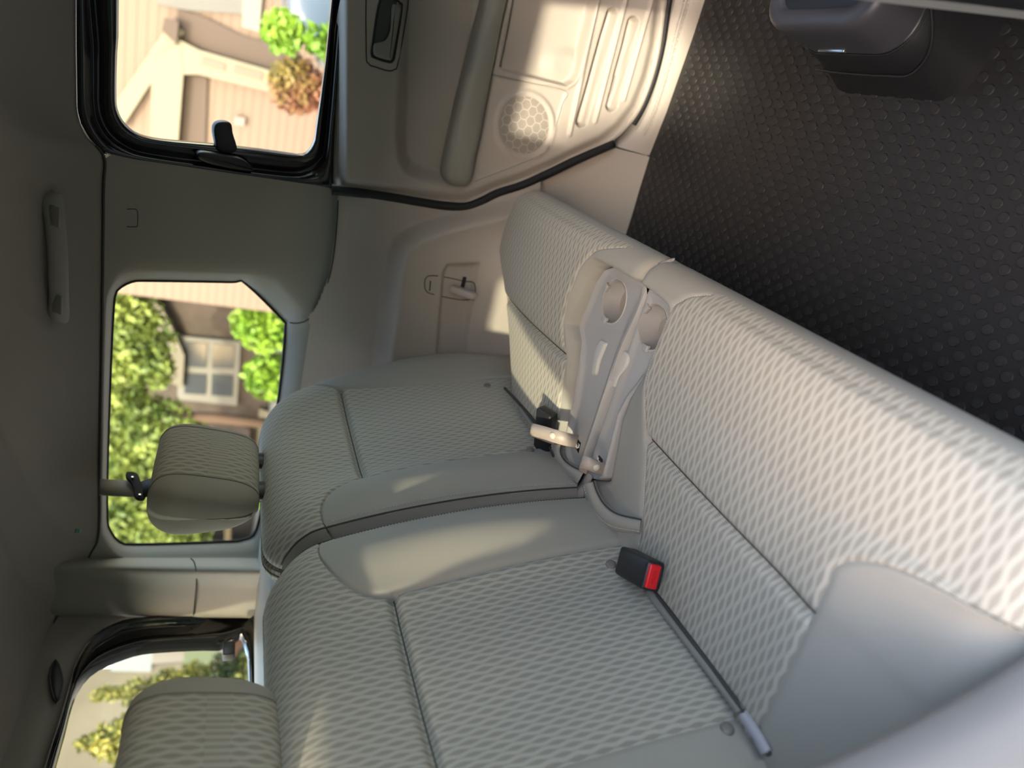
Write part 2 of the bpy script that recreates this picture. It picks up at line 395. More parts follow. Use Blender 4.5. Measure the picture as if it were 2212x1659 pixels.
def onlow(p, lift=.0006):                        # point on the lower trim surface
    t = np.argmin(np.sum((PX.reshape(-1, 2) - np.array(p))**2, 1)); return onx(p, Vg.reshape(-1, 3)[t, 0] - lift)
tube('belt_slot_outline', [onlow(p) for p in ov], .0012, SEAMD, wlow, 6, True)
sp = smooth_path([(930, 607), (928, 628)], 3); tube('belt_slot_mark', [onlow(p) for p in sp], .0016, SEAMD, wlow, 6)
a, b = onlow((975, 622), .004), onlow((1026, 640), .03)
V, F = rboxVF((a+b)/2, (b-a, np.cross(b-a, (1, 0, 0)), np.cross(b-a, np.cross(b-a, (1, 0, 0)))), (np.linalg.norm(b-a)/2, .0085, .012), .005)
mk('belt_guide_lever', V, F, M('pinkish_grey_plastic', (.42, .37, .35), .45), wlow, sharp=50)
rbox('belt_slot_opening', onlow((1000, 616), .001), (.002, .022, .005), .0015, BLACKR, wlow)

# ------------------------------------------------------------------ far access door
door = thing('door_1', None, None, (1.62, -.2, -.95), kind='structure')
no_, mo_ = 330, 250
yy, zz = np.meshgrid(np.linspace(-.75, .29, no_), np.linspace(-.955, -.165, mo_), indexing='ij')
G = np.stack([np.full_like(yy, 1.6), yy, zz], -1); P = proj(G)
card = [(719, -900), (717, 405), (850, 421), (910, 431), (965, 438), (1000, 439), (1035, 427), (1075, 410), (1130, 392), (1190, 366), (1250, 336), (1305, 310), (1345, 278), (1378, 235), (1404, 170), (1421, 100), (1434, 0), (1560, -900)]
sdc = polysd(P, card)
h = np.zeros_like(yy)                             # + is towards the cabin
h += .018*sst(0, -26, sdc)                        # rolled border
scoop = [(872, -900), (858, 120), (852, 300), (856, 345), (872, 376), (905, 392), (960, 402), (1010, 400), (1060, 150), (1110, -900)]
h -= .042*sst(2, -34, polysd(P, scoop))
pocket = [(1070, -900), (1106, 0), (1077, 145), (1080, 153), (1222, 186), (1238, 176), (1246, 160), (1284, 0), (1500, -900)]
h -= .030*sst(1, -8, polysd(P, pocket))
h += .010*sst(58, 20, np.hypot((P[..., 0]-1225)/1.0, (P[..., 1]-140)/.8))*sst(1, -10, polysd(P, pocket))
spk = [(1062, 160), (1222, 197), (1186, 318), (1145, 345), (1025, 392)]
h -= .004*sst(1, -4, polysd(P, spk))
rs = np.hypot((P[..., 0]-1133)/54, (P[..., 1]-270)/63)
h += .006*sst(1.28, 1.12, rs) - .003*sst(1.08, .98, rs)
for a, b, wd in (((1297, -40), (1228, 290), 7), ((1360, -40), (1283, 262), 6), ((1408, -8), (1345, 215), 5)): h += .007*sst(wd, 0, segdist(P, a, b))
for a, b, wd in (((1320, 30), (1254, 262), 12), ((1366, 48), (1319, 228), 12)): h -= .032*sst(wd+1, wd-4, segdist(P, a, b))
for a, b, wd in (((1318, 168), (1333, 185), 10),): h += .008*sst(wd, wd-5, segdist(P, (1330, 170), (1323, 198)))
h += .006*sst(6, 0, np.abs(polysd(P, pocket)-3))*sst(1150, 1200, P[..., 0])
top = sst(752, 722, P[..., 0])                    # sill chamfer that faces the window
Vg = G.copy(); Vg[..., 0] = 1.612 - h + .045*top
okm = (sdc < 2).ravel(); F = [f[::-1] for f in gridF(no_, mo_) if okm[list(f)].all()]
mk('door_card', Vg.reshape(-1, 3), F, TAN, door)
PF = P.reshape(-1, 2); VF_ = Vg.reshape(-1, 3)
def ondoor(p, lift=.001):
    t = np.argmin(np.sum((PF - np.array(p))**2, 1)); return onx(p, VF_[t, 0] - lift)
edge = smooth_path([p for p in card[1:-1]], 6)
tube('door_card_edge', [onx(p, 1.612) for p in edge], .008, TAN, door, 10)
# arm rest
ar = np.array([onx(p, 1.565) for p in ((988, 405), (995, 360), (1005, 310), (1028, 200), (1050, 100), (1073, 0), (1110, -160), (1150, -400))])
ar = smooth_path(ar, 8); n = len(ar); L = []
for i, p in enumerate(ar):
    s = min(1, math.sqrt(max(.04, 1 - max(0, (6 - i)/6)**2))); wz = .036*s*(.92 + .08*math.cos(i*.05)); wx = .042*s
    if i > 18: wz *= 1 - .25*min(1, (i-18)/20)
    L.append([p + [.03 + wx*-abs(math.cos(t))**.6*math.copysign(1, math.cos(t)), 0, wz*abs(math.sin(t))**.7*math.copysign(1, math.sin(t))] for t in np.linspace(0, 2*math.pi, 24, endpoint=False)])
V, F = loft(L, True, True, True); mk('armrest', V, F, TAN2, door)
# inner handle: bezel, recess, lever
bz = smooth_path([(798, -60), (791, 110), (797, 138), (812, 145), (838, 153), (852, 150), (860, 135), (881, 15), (877, -20), (860, -60)], 5, True)
tube('handle_bezel_seam', [ondoor(p, .0002) for p in bz], .0014, SEAMD, door, 6, True)
rc = smooth_path([(822, 0), (806, 90), (803, 118), (810, 125), (838, 134), (849, 131), (854, 112), (868, 20), (864, 6), (850, -2)], 5, True)
V, F = plateVF([ondoor(p, .001) for p in rc], (-1, 0, 0), .001, .0004); hr = mk('handle_recess', V, F, M('recess_shadow_plastic', (.05, .048, .043), .5), door)  # flat dark plate; the shade of the recess is in its colour
tube('handle_recess_edge', [ondoor(p, .002) for p in rc], .0022, BLACKP, hr, 6, True)
lv = smooth_path([(846, 12), (843, 60), (836, 82), (826, 90), (808, 95), (806, 112), (812, 122), (838, 130), (845, 126), (850, 105), (864, 25), (860, 15)], 4, True)
V, F = plateVF([ondoor(p, .002) for p in lv], (-1, 0, 0), .012, .005); mk('handle_lever', V, F, TAN2, door, sharp=60)
# speaker grille
def grille_mat():
    m = bpy.data.materials.new('perforated_speaker_grille'); m.use_nodes = True; q = NB(m); t, u, v = q.uv()
    def hexd(scale, ox=0.):
        a = q.math('MULTIPLY', u, scale); b = q.math('MULTIPLY', v, scale*.57735)
        out = []
        for o in (0., .5):
            x = q.math('SUBTRACT', q.math('FRACT', q.math('ADD', a, o+ox)), .5); y = q.math('MULTIPLY', q.math('SUBTRACT', q.math('FRACT', q.math('ADD', b, o)), .5), 1.732)
            out.append((x, y))
        return out
    ds = [q.math('SQRT', q.math('ADD', q.math('MULTIPLY', x, x), q.math('MULTIPLY', y, y))) for x, y in hexd(1/.0032)]
    hole = q.smooth(q.math('MINIMUM', *ds), .36, .24)
    cell = []
    for x, y in hexd(1/.022):
        ax, ay = q.math('ABSOLUTE', x), q.math('ABSOLUTE', y)
        cell.append(q.math('MAXIMUM', ax, q.math('ADD', q.math('MULTIPLY', ax, .5), q.math('MULTIPLY', ay, .866))))
    inside = q.smooth(q.math('MINIMUM', *cell), .45, .42)
    k = q.math('MULTIPLY', hole, inside)
    q.l.new(q.mix(k, (.40, .355, .315), (.03, .027, .024)), q.b.inputs['Base Color']); q.b.inputs['Roughness'].default_value = .5
    q.bump(q.math('SUBTRACT', 1.0, k), .6, .001); return m
cs = ondoor((1133, 270), .0015); rg = [(0, 0)] + [(r, t) for r in (.3, .6, .85, 1.0) for t in np.linspace(0, 2*math.pi, 48, endpoint=False)]
Vs, uvs = [], []
for r, t in rg:
    px = (1133 + 52*r*math.cos(t), 270 + 62*r*math.sin(t)); p = onx(px, cs[0] - .004*(1 - r*r)); Vs.append(p); uvs.append((p[1], p[2]))
F = [(0, 1+(k+1) % 48, 1+k) for k in range(48)]
for i in range(3):
    for k in range(48): F.append((1+i*48+k, 1+i*48+(k+1) % 48, 1+(i+1)*48+(k+1) % 48, 1+(i+1)*48+k))
mk('speaker_grille', Vs, F, grille_mat(), door, uv=uvs)
tube('speaker_panel_seam', [ondoor(p, .0) for p in smooth_path([(1062, 160), (1140, 178), (1222, 197), (1215, 225), (1200, 275), (1186, 318), (1145, 345), (1025, 392)], 5)], .0012, TAN2, door, 6)

# door window: black frame, pane, latch
oc2 = (480, 60); N3 = 200
f0 = [(163, -700), (163, 100), (165, 238), (173, 268), (190, 297), (223, 334), (300, 347), (450, 368), (600, 390), (714, 407), (718, 300), (745, 0), (800, -700)]
f1 = [(214, -690), (214, 100), (214, 225), (222, 262), (240, 292), (275, 318), (320, 333), (450, 352), (600, 372), (655, 371), (690, 345), (704, 300), (729, 0), (780, -690)]
f2 = [(257, -660), (257, 0), (253, 120), (252, 215), (257, 243), (272, 268), (300, 288), (350, 299), (450, 308), (560, 320), (640, 331), (662, 327), (676, 306), (682, 270), (715, 0), (760, -660)]
a0, a1, a2 = polar(f0, oc2, N3), polar(smooth_path(f1, 3, True), oc2, N3), polar(smooth_path(f2, 3, True), oc2, N3)
ab = [np.array(oc2) + (p - np.array(oc2))*1.09 for p in a0]
L = [[onw(p, .03) for p in ab], [onw(p, .012) for p in a0], [onw(p, .004) for p in a0], [onw(p*.85+q*.15, -.004) for p, q in zip(a0, a1)], [onw(p*.5+q*.5, .0) for p, q in zip(a0, a1)], [onw(p*.12+q*.88, .012) for p, q in zip(a0, a1)], [onw(q, .030) for q in a1], [onw(p*.88+q*.12, .018) for p, q in zip(a1, a2)], [onw(p*.45+q*.55, .018) for p, q in zip(a1, a2)], [onw(p*.18+q*.82, .014) for p, q in zip(a1, a2)], [onw(p*.1+q*.9, .022) for p, q in zip(a1, a2)], [onw(q, .032) for q in a2], [onw(q, .05) for q in a2]]
V, F = loft(L, True); mk('window_frame', V, F, BLACKG, door)
w2 = tag(mk('window_2', [onw(q, .036) for q in a2], [tuple(range(N3))], GLASS, None, smooth=False), kind='structure')
t1 = smooth_path([(460, 300), (457, 275), (464, 262), (480, 259), (494, 264), (498, 285), (506, 322), (470, 325)], 4, True)
V, F = plateVF([onw(p, .03) for p in t1], (-1, 0, -.28), .022, .004); mk('latch_tab', V, F, BLACKP, w2, sharp=50)
t2 = smooth_path([(421, 333), (425, 325), (440, 324), (480, 331), (515, 338), (535, 352), (539, 366), (480, 358), (432, 345)], 4, True)
V, F = plateVF([onw(p, .01) for p in t2], (-1, 0, -.28), .022, .006); mk('latch_base', V, F, BLACKP, w2, sharp=50)
# door seals
sl_ = smooth_path([(717, 411), (740, 413), (780, 417), (850, 427), (910, 437), (960, 444), (1005, 446), (1040, 434), (1075, 417), (1130, 399), (1190, 372), (1250, 343), (1325, 311)], 6)
sealo = tube('trim_4', [onx(p, 1.606) for p in sl_], .0108, BLACKR, None, 10); sealo['kind'] = 'structure'
s2_ = smooth_path([(1368, 268), (1392, 225), (1414, 165), (1431, 95), (1445, 0), (1475, -160), (1560, -600)], 6)
o = tube('trim_5', [onx(p, 1.63) for p in s2_], .0085, BLACKR, None, 10); o['kind'] = 'structure'
# sill plate with tread marks, and the kick panel behind it
A = smooth_path([(1330, 316), (1358, 290), (1385, 250), (1408, 195), (1424, 130), (1440, 40), (1448, 0), (1480, -160), (1570, -600)], 6)
B = smooth_path([(1402, 336), (1409, 318), (1420, 290), (1438, 240), (1460, 178), (1492, 85), (1520, 0), (1575, -160), (1730, -600)], 6)
L = []
for k in (-.06, 0, .12, .5, .9, 1.0, 1.05):
    L.append([onx(a, 1.645)*(1-min(1, max(0, k))) + onz(b, -1.0)*min(1, max(0, k)) + (np.array([.03, 0, .0]) if k < 0 else np.array([-.012*math.sin(math.pi*min(1, k)), 0, .006*math.sin(math.pi*min(1, k))]) if k <= 1 else np.array([0, 0, -.03])) for a, b in zip(A, B)])
V, F = loft(L, False, flip=True); sill = S_('trim_6', V, F, TAN)
inA = [a*.72 + b*.28 for a, b in zip(A, B)]; inB = [a*.38 + b*.62 for a, b in zip(A, B)]
def onsill(p): 
    t = min(range(len(V)), key=lambda i: np.sum((pxs[i]-p)**2)); return V[t]
pxs = proj(V)
out = [np.array(p) for p in inA[9:]] + [np.array(p) for p in inB[9:][::-1]]
tube('tread_outline', [onsill(p) + [-.001, 0, .001] for p in inA[8:]] + [], .0012, TAN2, sill, 6)
tube('tread_outline', [onsill(p) + [-.001, 0, .001] for p in inB[8:]] + [], .0012, TAN2, sill, 6)
parts = []
for i in range(9, len(A)-2):
    for k in (.4, .55):
        a, b = np.array(A[i]), np.array(B[i]); c0 = onx(a, 1.645)*(1-k) + onz(b, -1.)*k + [-.012*math.sin(math.pi*k), 0, .006*math.sin(math.pi*k)]
        parts.append(rboxVF(c0, E3, (.0015, .006, .0015), .0006, 1))
V, F = merge(parts); mk('tread_marks', V, F, TAN, sill)['kind'] = 'stuff'
kp = [(1326, 319), (1362, 328), (1430, 345), (1415, 400), (1395, 460), (1375, 520), (1340, 570), (1200, 620), (1080, 560), (1085, 440), (1130, 410), (1190, 383), (1250, 354)]
kc = (1240, 450); K0 = polar(kp, kc, 90); L = []
for f, dd in ((1.0, .0), (.97, .001), (.8, .002), (.5, .003), (.05, .003)): L.append([onx(np.array(kc) + (p - np.array(kc))*f, 1.632 - dd) for p in K0])
V, F = loft(L, True, False, True); kick = S_('trim_7', V, F, TAN)
# near side: quarter panel with its window opening and the jamb trim of the open door
po = [(.30, .3), (1.44, .3), (1.44, -.98), (.08, -.98), (.22, -.72), (.34, -.53), (.40, -.40), (.37, -.25), (.32, -.12)]
pw = [(.60, .2), (.62, .225), (1.10, .225), (1.14, .2), (1.14, -.12), (1.11, -.145), (.66, -.145), (.60, -.08)]
cw = (.86, .04); q0, q1 = polar(po, cw, 120), polar(pw, cw, 120)
nx_ = lambda z: .165
t3 = lambda Q, off: np.array([(nx_(b) - off, a, b) for a, b in Q])
V, F = loft([t3(q0, 0), t3(q0*.3+q1*.7, 0), t3(q1, 0), t3(q1, .06)]); S_('wall_right', V, F, TAN2)
tag(mk('window_4', t3(q1, .045), [tuple(range(120))], GLASS, None, smooth=False), kind='structure')
jp = smooth_path([(.27, .28), (.272, 0), (.288, -.14), (.332, -.25), (.368, -.34), (.364, -.40), (.345, -.46), (.314, -.53), (.276, -.59), (.17, -.72), (.05, -.88), (-.02, -.97)], 8)
L = []
for ox, oy in ((.055, .06), (.05, .02), (.038, .004), (.015, .0), (-.01, .012), (-.03, .035), (-.035, .06)):
    L.append([(nx_(z) + ox*(.25 + .75*sst(-.12, -.32, z)), y + oy, z) for y, z in jp])
V, F = loft(L, False); S_('trim_8', V, F, M('lilac_grey_jamb_plastic', (.225, .212, .208), .5))
tube('trim_9', [(nx_(z) - .036, y + .05, z) for y, z in jp], .016, BLACKR, None, 10)['kind'] = 'structure'

# unseen forward part of the cab, added to hold back light: cowl, dash and the far front door below its window
S_('wall_front', *rboxVF((.9, -1.75, -.5), E3, (.75, .12, .5), .05), BLACKP)
S_('trim_10', *rboxVF((.9, -1.55, -.28), E3, (.72, .22, .12), .08), M('dark_dash_plastic', (.05, .05, .05), .7))
S_('door_2', *rboxVF((1.63, -1.25, -.56), E3, (.03, .48, .40), .02), TAN)

# near roof rail over the open door
rail = [(.165, y, .315) for y in np.linspace(-1.6, 1.3, 12)]
tube('trim_11', rail, .045, TAN2, None, 12)['kind'] = 'structure'
rail = [(1.565, y, .315) for y in np.linspace(-1.6, 1.35, 12)]
tube('trim_12', rail, .05, TAN2, None, 12)['kind'] = 'structure'

# body side behind the far trims
S_('trim_13', *rboxVF((1.70, .2, -.62), E3, (.012, 1.3, .42), .004, 1), TAN)

V, F = rboxVF((.22, 1.42, -.3), E3, (.12, .06, .66), .02); S_('trim_14', V, F, TAN2)          # near rear corner

V, F = plateVF([(.22, -1.27, .30), (1.58, -1.27, .30), (1.64, -1.86, -.08), (.16, -1.86, -.08)], (0, -.5, .8), .004); tag(mk('window_5', V, F, GLASS, None, smooth=False), kind='structure')   # unseen windscreen, added to dim light from the front
S_('trim_15', *rboxVF((.9, -1.40, .27), (E3[0], (0, -.84, -.54), (0, -.54, .84)), (.70, .16, .012), .01), LINER)          # unseen sun visors, added along the header to block light
# ------------------------------------------------------------------ rear seats
TILT = math.radians(12); HT = np.array([0, math.sin(TILT), math.cos(TILT)]); DT = np.array([0, math.cos(TILT), -math.sin(TILT)])
BY, BZ, BH, BT = .595, -.62, .553, .12
def lat(ctrl, counts):                           # column parameters between control curves, clustered at the seams
    out = []
    for k, n in enumerate(counts):
        t = np.linspace(0, 1, n, endpoint=(k == len(counts)-1)); t = t*.45 + .55*(t*t*(3-2*t))
        out += [(k, a) for a in t]
    return out
def split_mesh(name, P, n, m, UV, mask, mat, parent):   # sub-surface of a grid where the face mask holds
    F = [f[::-1] for f, k in zip(gridF(n, m), mask) if k]
    used = sorted({i for f in F for i in f}); mp = {a: b for b, a in enumerate(used)}
    return mk(name, P[used], [[mp[i] for i in f] for f in F], mat, parent, uv=UV[used])
def stitch(name, path, parent, step=.0052, ln=.0033, r=.0006, lift=(0, 0, 0)):
    P = np.asarray(path, float) + lift; s = np.concatenate([[0], np.cumsum(np.linalg.norm(np.diff(P, axis=0), axis=1))]); parts = []
    for a in np.arange(.004, s[-1] - .004, step):
        q = np.array([[np.interp(x, s, P[:, k]) for k in range(3)] for x in (a, a + ln)]); parts.append(tubeVF(q, r, 4))
    V, F = merge(parts); o = mk(name, V, F, THREAD, parent); o['kind'] = 'stuff'; return o

def backrest(root, far):
    sg = 1 if far else -1; XI = .885
    X = (lambda x: x) if far else (lambda x: 2*XI - x)
    hs = np.array([-.1, 0, .06, .17, .3, .40, .45, .50, .56]); xo_ = np.array([1.53, 1.555, 1.575, 1.56, 1.52, 1.478, 1.452, 1.425, 1.40])
    if not far: xo_ = np.array([1.40, 1.44, 1.46, 1.47, 1.47, 1.46, 1.45, 1.43, 1.40])
    sin0, sin1 = (1.055, 1.005) if far else (1.03, 1.045)
    cap = .09 if far else .10
    def xs_in(h):
        if h <= .37: return np.interp(h, [-.1, 0, .37], [sin0, sin0, sin1])
        t = (h - .37)/cap; return XI + .0015 + (sin1 - XI)*math.sqrt(max(0, 1 - t*t)) if t < 1 else XI + .0015
    def xs_out(h):
        xo = np.interp(h, hs, xo_); s = 1.38 if far else 1.36
        if h <= .37: return s
        t = min(1, (h - .37)/.085); return min(xo - .0015, s + (xo - s)*t**1.25)
    Rt, Rb = .085, .045; prof = []
    for h in np.concatenate([np.linspace(-.09, .33, 62), np.linspace(.335, .405, 26), np.linspace(.41, BH - Rt, 12)]): prof.append((h, 0., 1.))
    for a in np.linspace(0, math.pi/2, 16)[1:]: prof.append((BH - Rt + Rt*math.sin(a), Rt*(1-math.cos(a)), math.cos(a)))
    prof.append((BH, (Rt + BT - Rb)/2, 0.))
    for a in np.linspace(0, math.pi/2, 8): prof.append((BH - Rb + Rb*math.cos(a), BT - Rb + Rb*math.sin(a), 0.))
    for h in np.linspace(BH - Rb - .03, -.09, 12): prof.append((h, BT, 0.))
    cols = lat(None, (34, 96, 28)); n, m = len(cols), len(prof)
    arc = np.concatenate([[0], np.cumsum([math.hypot(prof[j+1][0]-prof[j][0], prof[j+1][1]-prof[j][1]) for j in range(m-1)])])
    P = np.zeros((n, m, 3)); UV = np.zeros((n, m, 2))
    for j, (h, d, fw) in enumerate(prof):
        xo = float(np.interp(h, hs, xo_)); a, b = xs_in(h), xs_out(h)
        if d >= BT*.5: a, b = XI + .11, xo - .1
        W = xo - XI
        for i, (k, t) in enumerate(cols):
            x = ((XI, a, b)[k])*(1-t) + ((a, b, xo)[k])*t; q = x - XI; dq0, dq1 = q, xo - x
            r = .030; e0 = r*(1 - math.sqrt(max(0, 1 - max(0, (r-dq0)/r)**2))); r = .045; e1 = r*(1 - math.sqrt(max(0, 1 - max(0, (r-dq1)/r)**2)))
            e = e0 + e1; dd = d + e*(1 - 2*d/BT)
            drop = 0.
            for dq, rc in ((dq0, .075), (dq1, .06)): drop += rc*(1 - math.sqrt(max(0, 1 - max(0, (rc-dq)/rc)**2)))
            hh = h - drop*(max(0, h)/BH)**4
            sh = math.sin(math.pi*min(1, max(0, (h + .05)/.58)))**.8
            bul = .046*math.exp(-((q-.075)/.075)**2)*sh + .022*math.exp(-((W-q-.09)/.08)**2)*sh
            if k == 1:
                bul += .010*math.sin(math.pi*t)*(.6 if h > .37 else 1)*math.sin(math.pi*min(1, max(0, (h+.03)/.40 if h < .37 else (h-.37)/.25)))**.5
                gr = .013*math.exp(-((h-.37)/.007)**2)
            else: gr = 0.
            if h < BH - .02: gr += .0045*(math.exp(-((x-a)/.0045)**2) + math.exp(-((x-b)/.0045)**2))*(1 if d < BT*.4 else 0)
            dd -= (bul - gr)*fw
            P[i, j] = np.array([X(x), BY, BZ]) + HT*hh + DT*dd
            UV[i, j] = (X(x), arc[j])
    du = np.linalg.norm(np.diff(P, axis=0), axis=2); cu_ = np.concatenate([np.zeros((1, m)), np.cumsum(du, 0)]); mid = n//2
    UV[..., 0] = sg*(cu_ - cu_[mid]) + P[mid, :, 0]
    hmid = [.5*(prof[j][0]+prof[j+1][0]) for j in range(m-1)]; dmid = [.5*(prof[j][1]+prof[j+1][1]) for j in range(m-1)]
    mask_c, mask_i, mask_o, mask_s = [], [], [], []; SW = .017
    for i in range(n-1):
        k = cols[i][0]
        for j in range(m-1):
            fi = k == 0 and hmid[j] < .37 + cap and dmid[j] < .01
            fo = k == 2 and hmid[j] < .455 and dmid[j] < .01
            fs_ = (P[i, j, 0] + P[i+1, j+1, 0])/2*sg - XI*sg < SW and dmid[j] < BT*.6
            mask_s.append(fs_); mask_i.append(fi and not fs_); mask_o.append(fo); mask_c.append(not fi and not fo and not fs_)
    Pf, Uf = P.reshape(-1, 3), UV.reshape(-1, 2)
    if not far: fl = lambda k: k
    # end caps close the sides
    def emit(name, mask, mat, par, caps=False):
        F = [(f if not far else f[::-1]) for f, kk in zip(gridF(n, m), mask) if kk]
        if caps: pass
        used = sorted({i for f in F for i in f}); mp = {a_: b_ for b_, a_ in enumerate(used)}
        return mk(name, Pf[used], [[mp[i] for i in f] for f in F], mat, par, uv=Uf[used])
    br = emit('backrest', mask_c, WAVE, root)
    emit('inner_bolster_panel', mask_i, PLAIN, br); emit('outer_bolster_panel', mask_o, PLAIN, br)
    for col in (0, n-1):
        lp = P[col]; F = []
        h2 = m//2
        V = np.concatenate([lp, [lp.mean(0)]]); F = [(j, (j+1) % m, m) for j in range(m)]
        mk('side_gusset', V, F, SIDEF, br, uv=[(p[1], p[2]) for p in V])
    jt = next(j for j in range(m) if prof[j][0] > .37 + cap)
    emit('split_side_strip', mask_s, SIDEF, br)
    def along(q_, j0, j1, lift):                 # line on the surface at a fixed distance from the split
        out = []
        for j in range(j0, j1):
            xs = P[:, j, 0]*sg; o_ = np.argsort(xs); out.append([np.interp(XI*sg + q_, xs[o_], P[o_, j, k_]) for k_ in range(3)])
        return np.array(out) - DT*lift
    jh = int(np.argmin([abs(p[0]-.37) + (9 if p[1] > .001 else 0) for p in prof])); c1 = [i for i in range(n) if cols[i][0] == 1]
    tube('cross_seam', P[c1, jh] - DT*.0012, .0011, SEAMD, br, 6)
    jd = next(j for j in range(m) if prof[j][1] > BT*.45)
    stitch('stitching', along(SW + .0065, 3, jt-2, .0008), br)
    tube('piping', along(SW, 3, jd, .0002), .0016, SEAMD, br, 6)
    def surf(xx, h):                             # point on the front surface
        j = int(np.argmin([abs(p[0]-h) + (9 if p[1] > .001 else 0) for p in prof])); i = int(np.argmin(abs(P[:, j, 0]-xx))); return P[i, j]
    return br, P, prof, surf

def snap(par, p, nrm, r=.0085, mat=STUDB):
    nrm = np.array(nrm, float)/np.linalg.norm(nrm); a = np.cross(nrm, (1, 0, 0.1)); a /= np.linalg.norm(a); b = np.cross(nrm, a)
    L = [[np.array(p) + nrm*hh + (a*math.cos(t) + b*math.sin(t))*r*f for t in np.linspace(0, 2*math.pi, 20, endpoint=False)] for f, hh in ((1, -.002), (1, .0008), (.85, .0022), (.4, .003))]
    V, F = loft(L, True, False, True); return mk('snap_button', V, F, mat, par)

def headrest(root, xc, far, dz=0.):
    # rounded pad: front skin is woven, the cheeks are plain
    hw, y0, zc0, hh = .118, .692, .000 + dz, .090 + dz*.2
    prof = []
    for t in np.linspace(0, 2*math.pi, 56, endpoint=False):    # side profile, wedge that is thicker at the top
        ct, st = math.cos(t), math.sin(t)
        z = hh*abs(st)**.55*math.copysign(1, st); th = .052 + .012*z/hh
        y = th*abs(ct)**.75*math.copysign(1, -ct)
        prof.append((y + .055, z))
    prof = np.array(prof); L, uvs, us = [], [], np.linspace(-1, 1, 49)
    arc = np.concatenate([[0], np.cumsum(np.linalg.norm(np.diff(prof, axis=0), axis=1))]); c = prof.mean(0)
    for s in us:
        k = max(0, (abs(s) - .80)/.20); f = 1 - .17*k**2.4; x = xc + s*hw
        bow = .020*s*s
        L.append([(x, y0 + (p[0]-c[0])*(.55+.45*f) + c[0] + bow*(1 if p[0] < c[0] else .2), zc0 + (p[1]-c[1])*f + c[1]) for p in prof]); uvs += [(x, a) for a in arc]
    V, F = loft(L, True); uvs = np.array(uvs); m = 56
    nf = [k for k in range(len(F)) if k//m in range(7, 41)]
    sideA = [k for k in range(len(F)) if k//m < 7]; sideB = [k for k in range(len(F)) if k//m > 40]
    def sub(name, ids, mat, par, caps):
        FF = [F[k][::-1] for k in ids]
        if caps:
            o_ = 0 if caps < 0 else (len(us)-1)*m; R0 = V[o_:o_+m]; cen = R0.mean(0); L2 = [cen + (R0-cen)*f_ + [caps*dx, 0, 0] for f_, dx in ((1, 0), (.93, .004), (.8, .008), (.55, .012), (.25, .014), (.02, .0145))]
            V3, F3 = loft(L2, True, False, True, flip=caps > 0)
            used = sorted({i for f in FF for i in f}); mp = {a: b for b, a in enumerate(used)}
            A_ = (V[used], [[mp[i] for i in f] for f in FF]); VV, F4 = merge([A_, (V3, F3)])
            o = mk(name, VV, F4, mat, par, uv=[(v[1], v[2]) for v in VV])
            bm = bmesh.new(); bm.from_mesh(o.data); bmesh.ops.remove_doubles(bm, verts=bm.verts, dist=.0003); bm.to_mesh(o.data); bm.free(); return o
        used = sorted({i for f in FF for i in f}); mp = {a: b for b, a in enumerate(used)}
        return mk(name, V[used], [[mp[i] for i in f] for f in FF], mat, par, uv=uvs[used])
    hr = sub('headrest', nf, WAVE, root, 0); sub('headrest_cheek', sideA, PLAIN, hr, -1); sub('headrest_cheek', sideB, PLAIN, hr, 1)
    for s in (7, 41): tube('headrest_seam', V[s*m:(s+1)*m] , .0014, SIDEF, hr, 6, True)
    for s in (-1, 1):
        x = xc + s*.052; yb = BY + BH*HT[1] + .045; zt = BZ + BH*HT[2]
        tube('post', [(x, yb + .004, zc0 - hh + .03), (x, yb, zt - .06)], .006, BLACKP, hr, 10)
        L = [[(x + r*1.5*math.cos(t), yb + r*math.sin(t), zt + z) for t in np.linspace(0, 2*math.pi, 20, endpoint=False)] for r, z in ((.016, -.02), (.016, .002), (.014, .008), (.009, .0125), (.003, .014))]
        V2, F2 = loft(L, True, False, True); mk('post_guide', V2, F2, BLACKP, hr)
    return hr

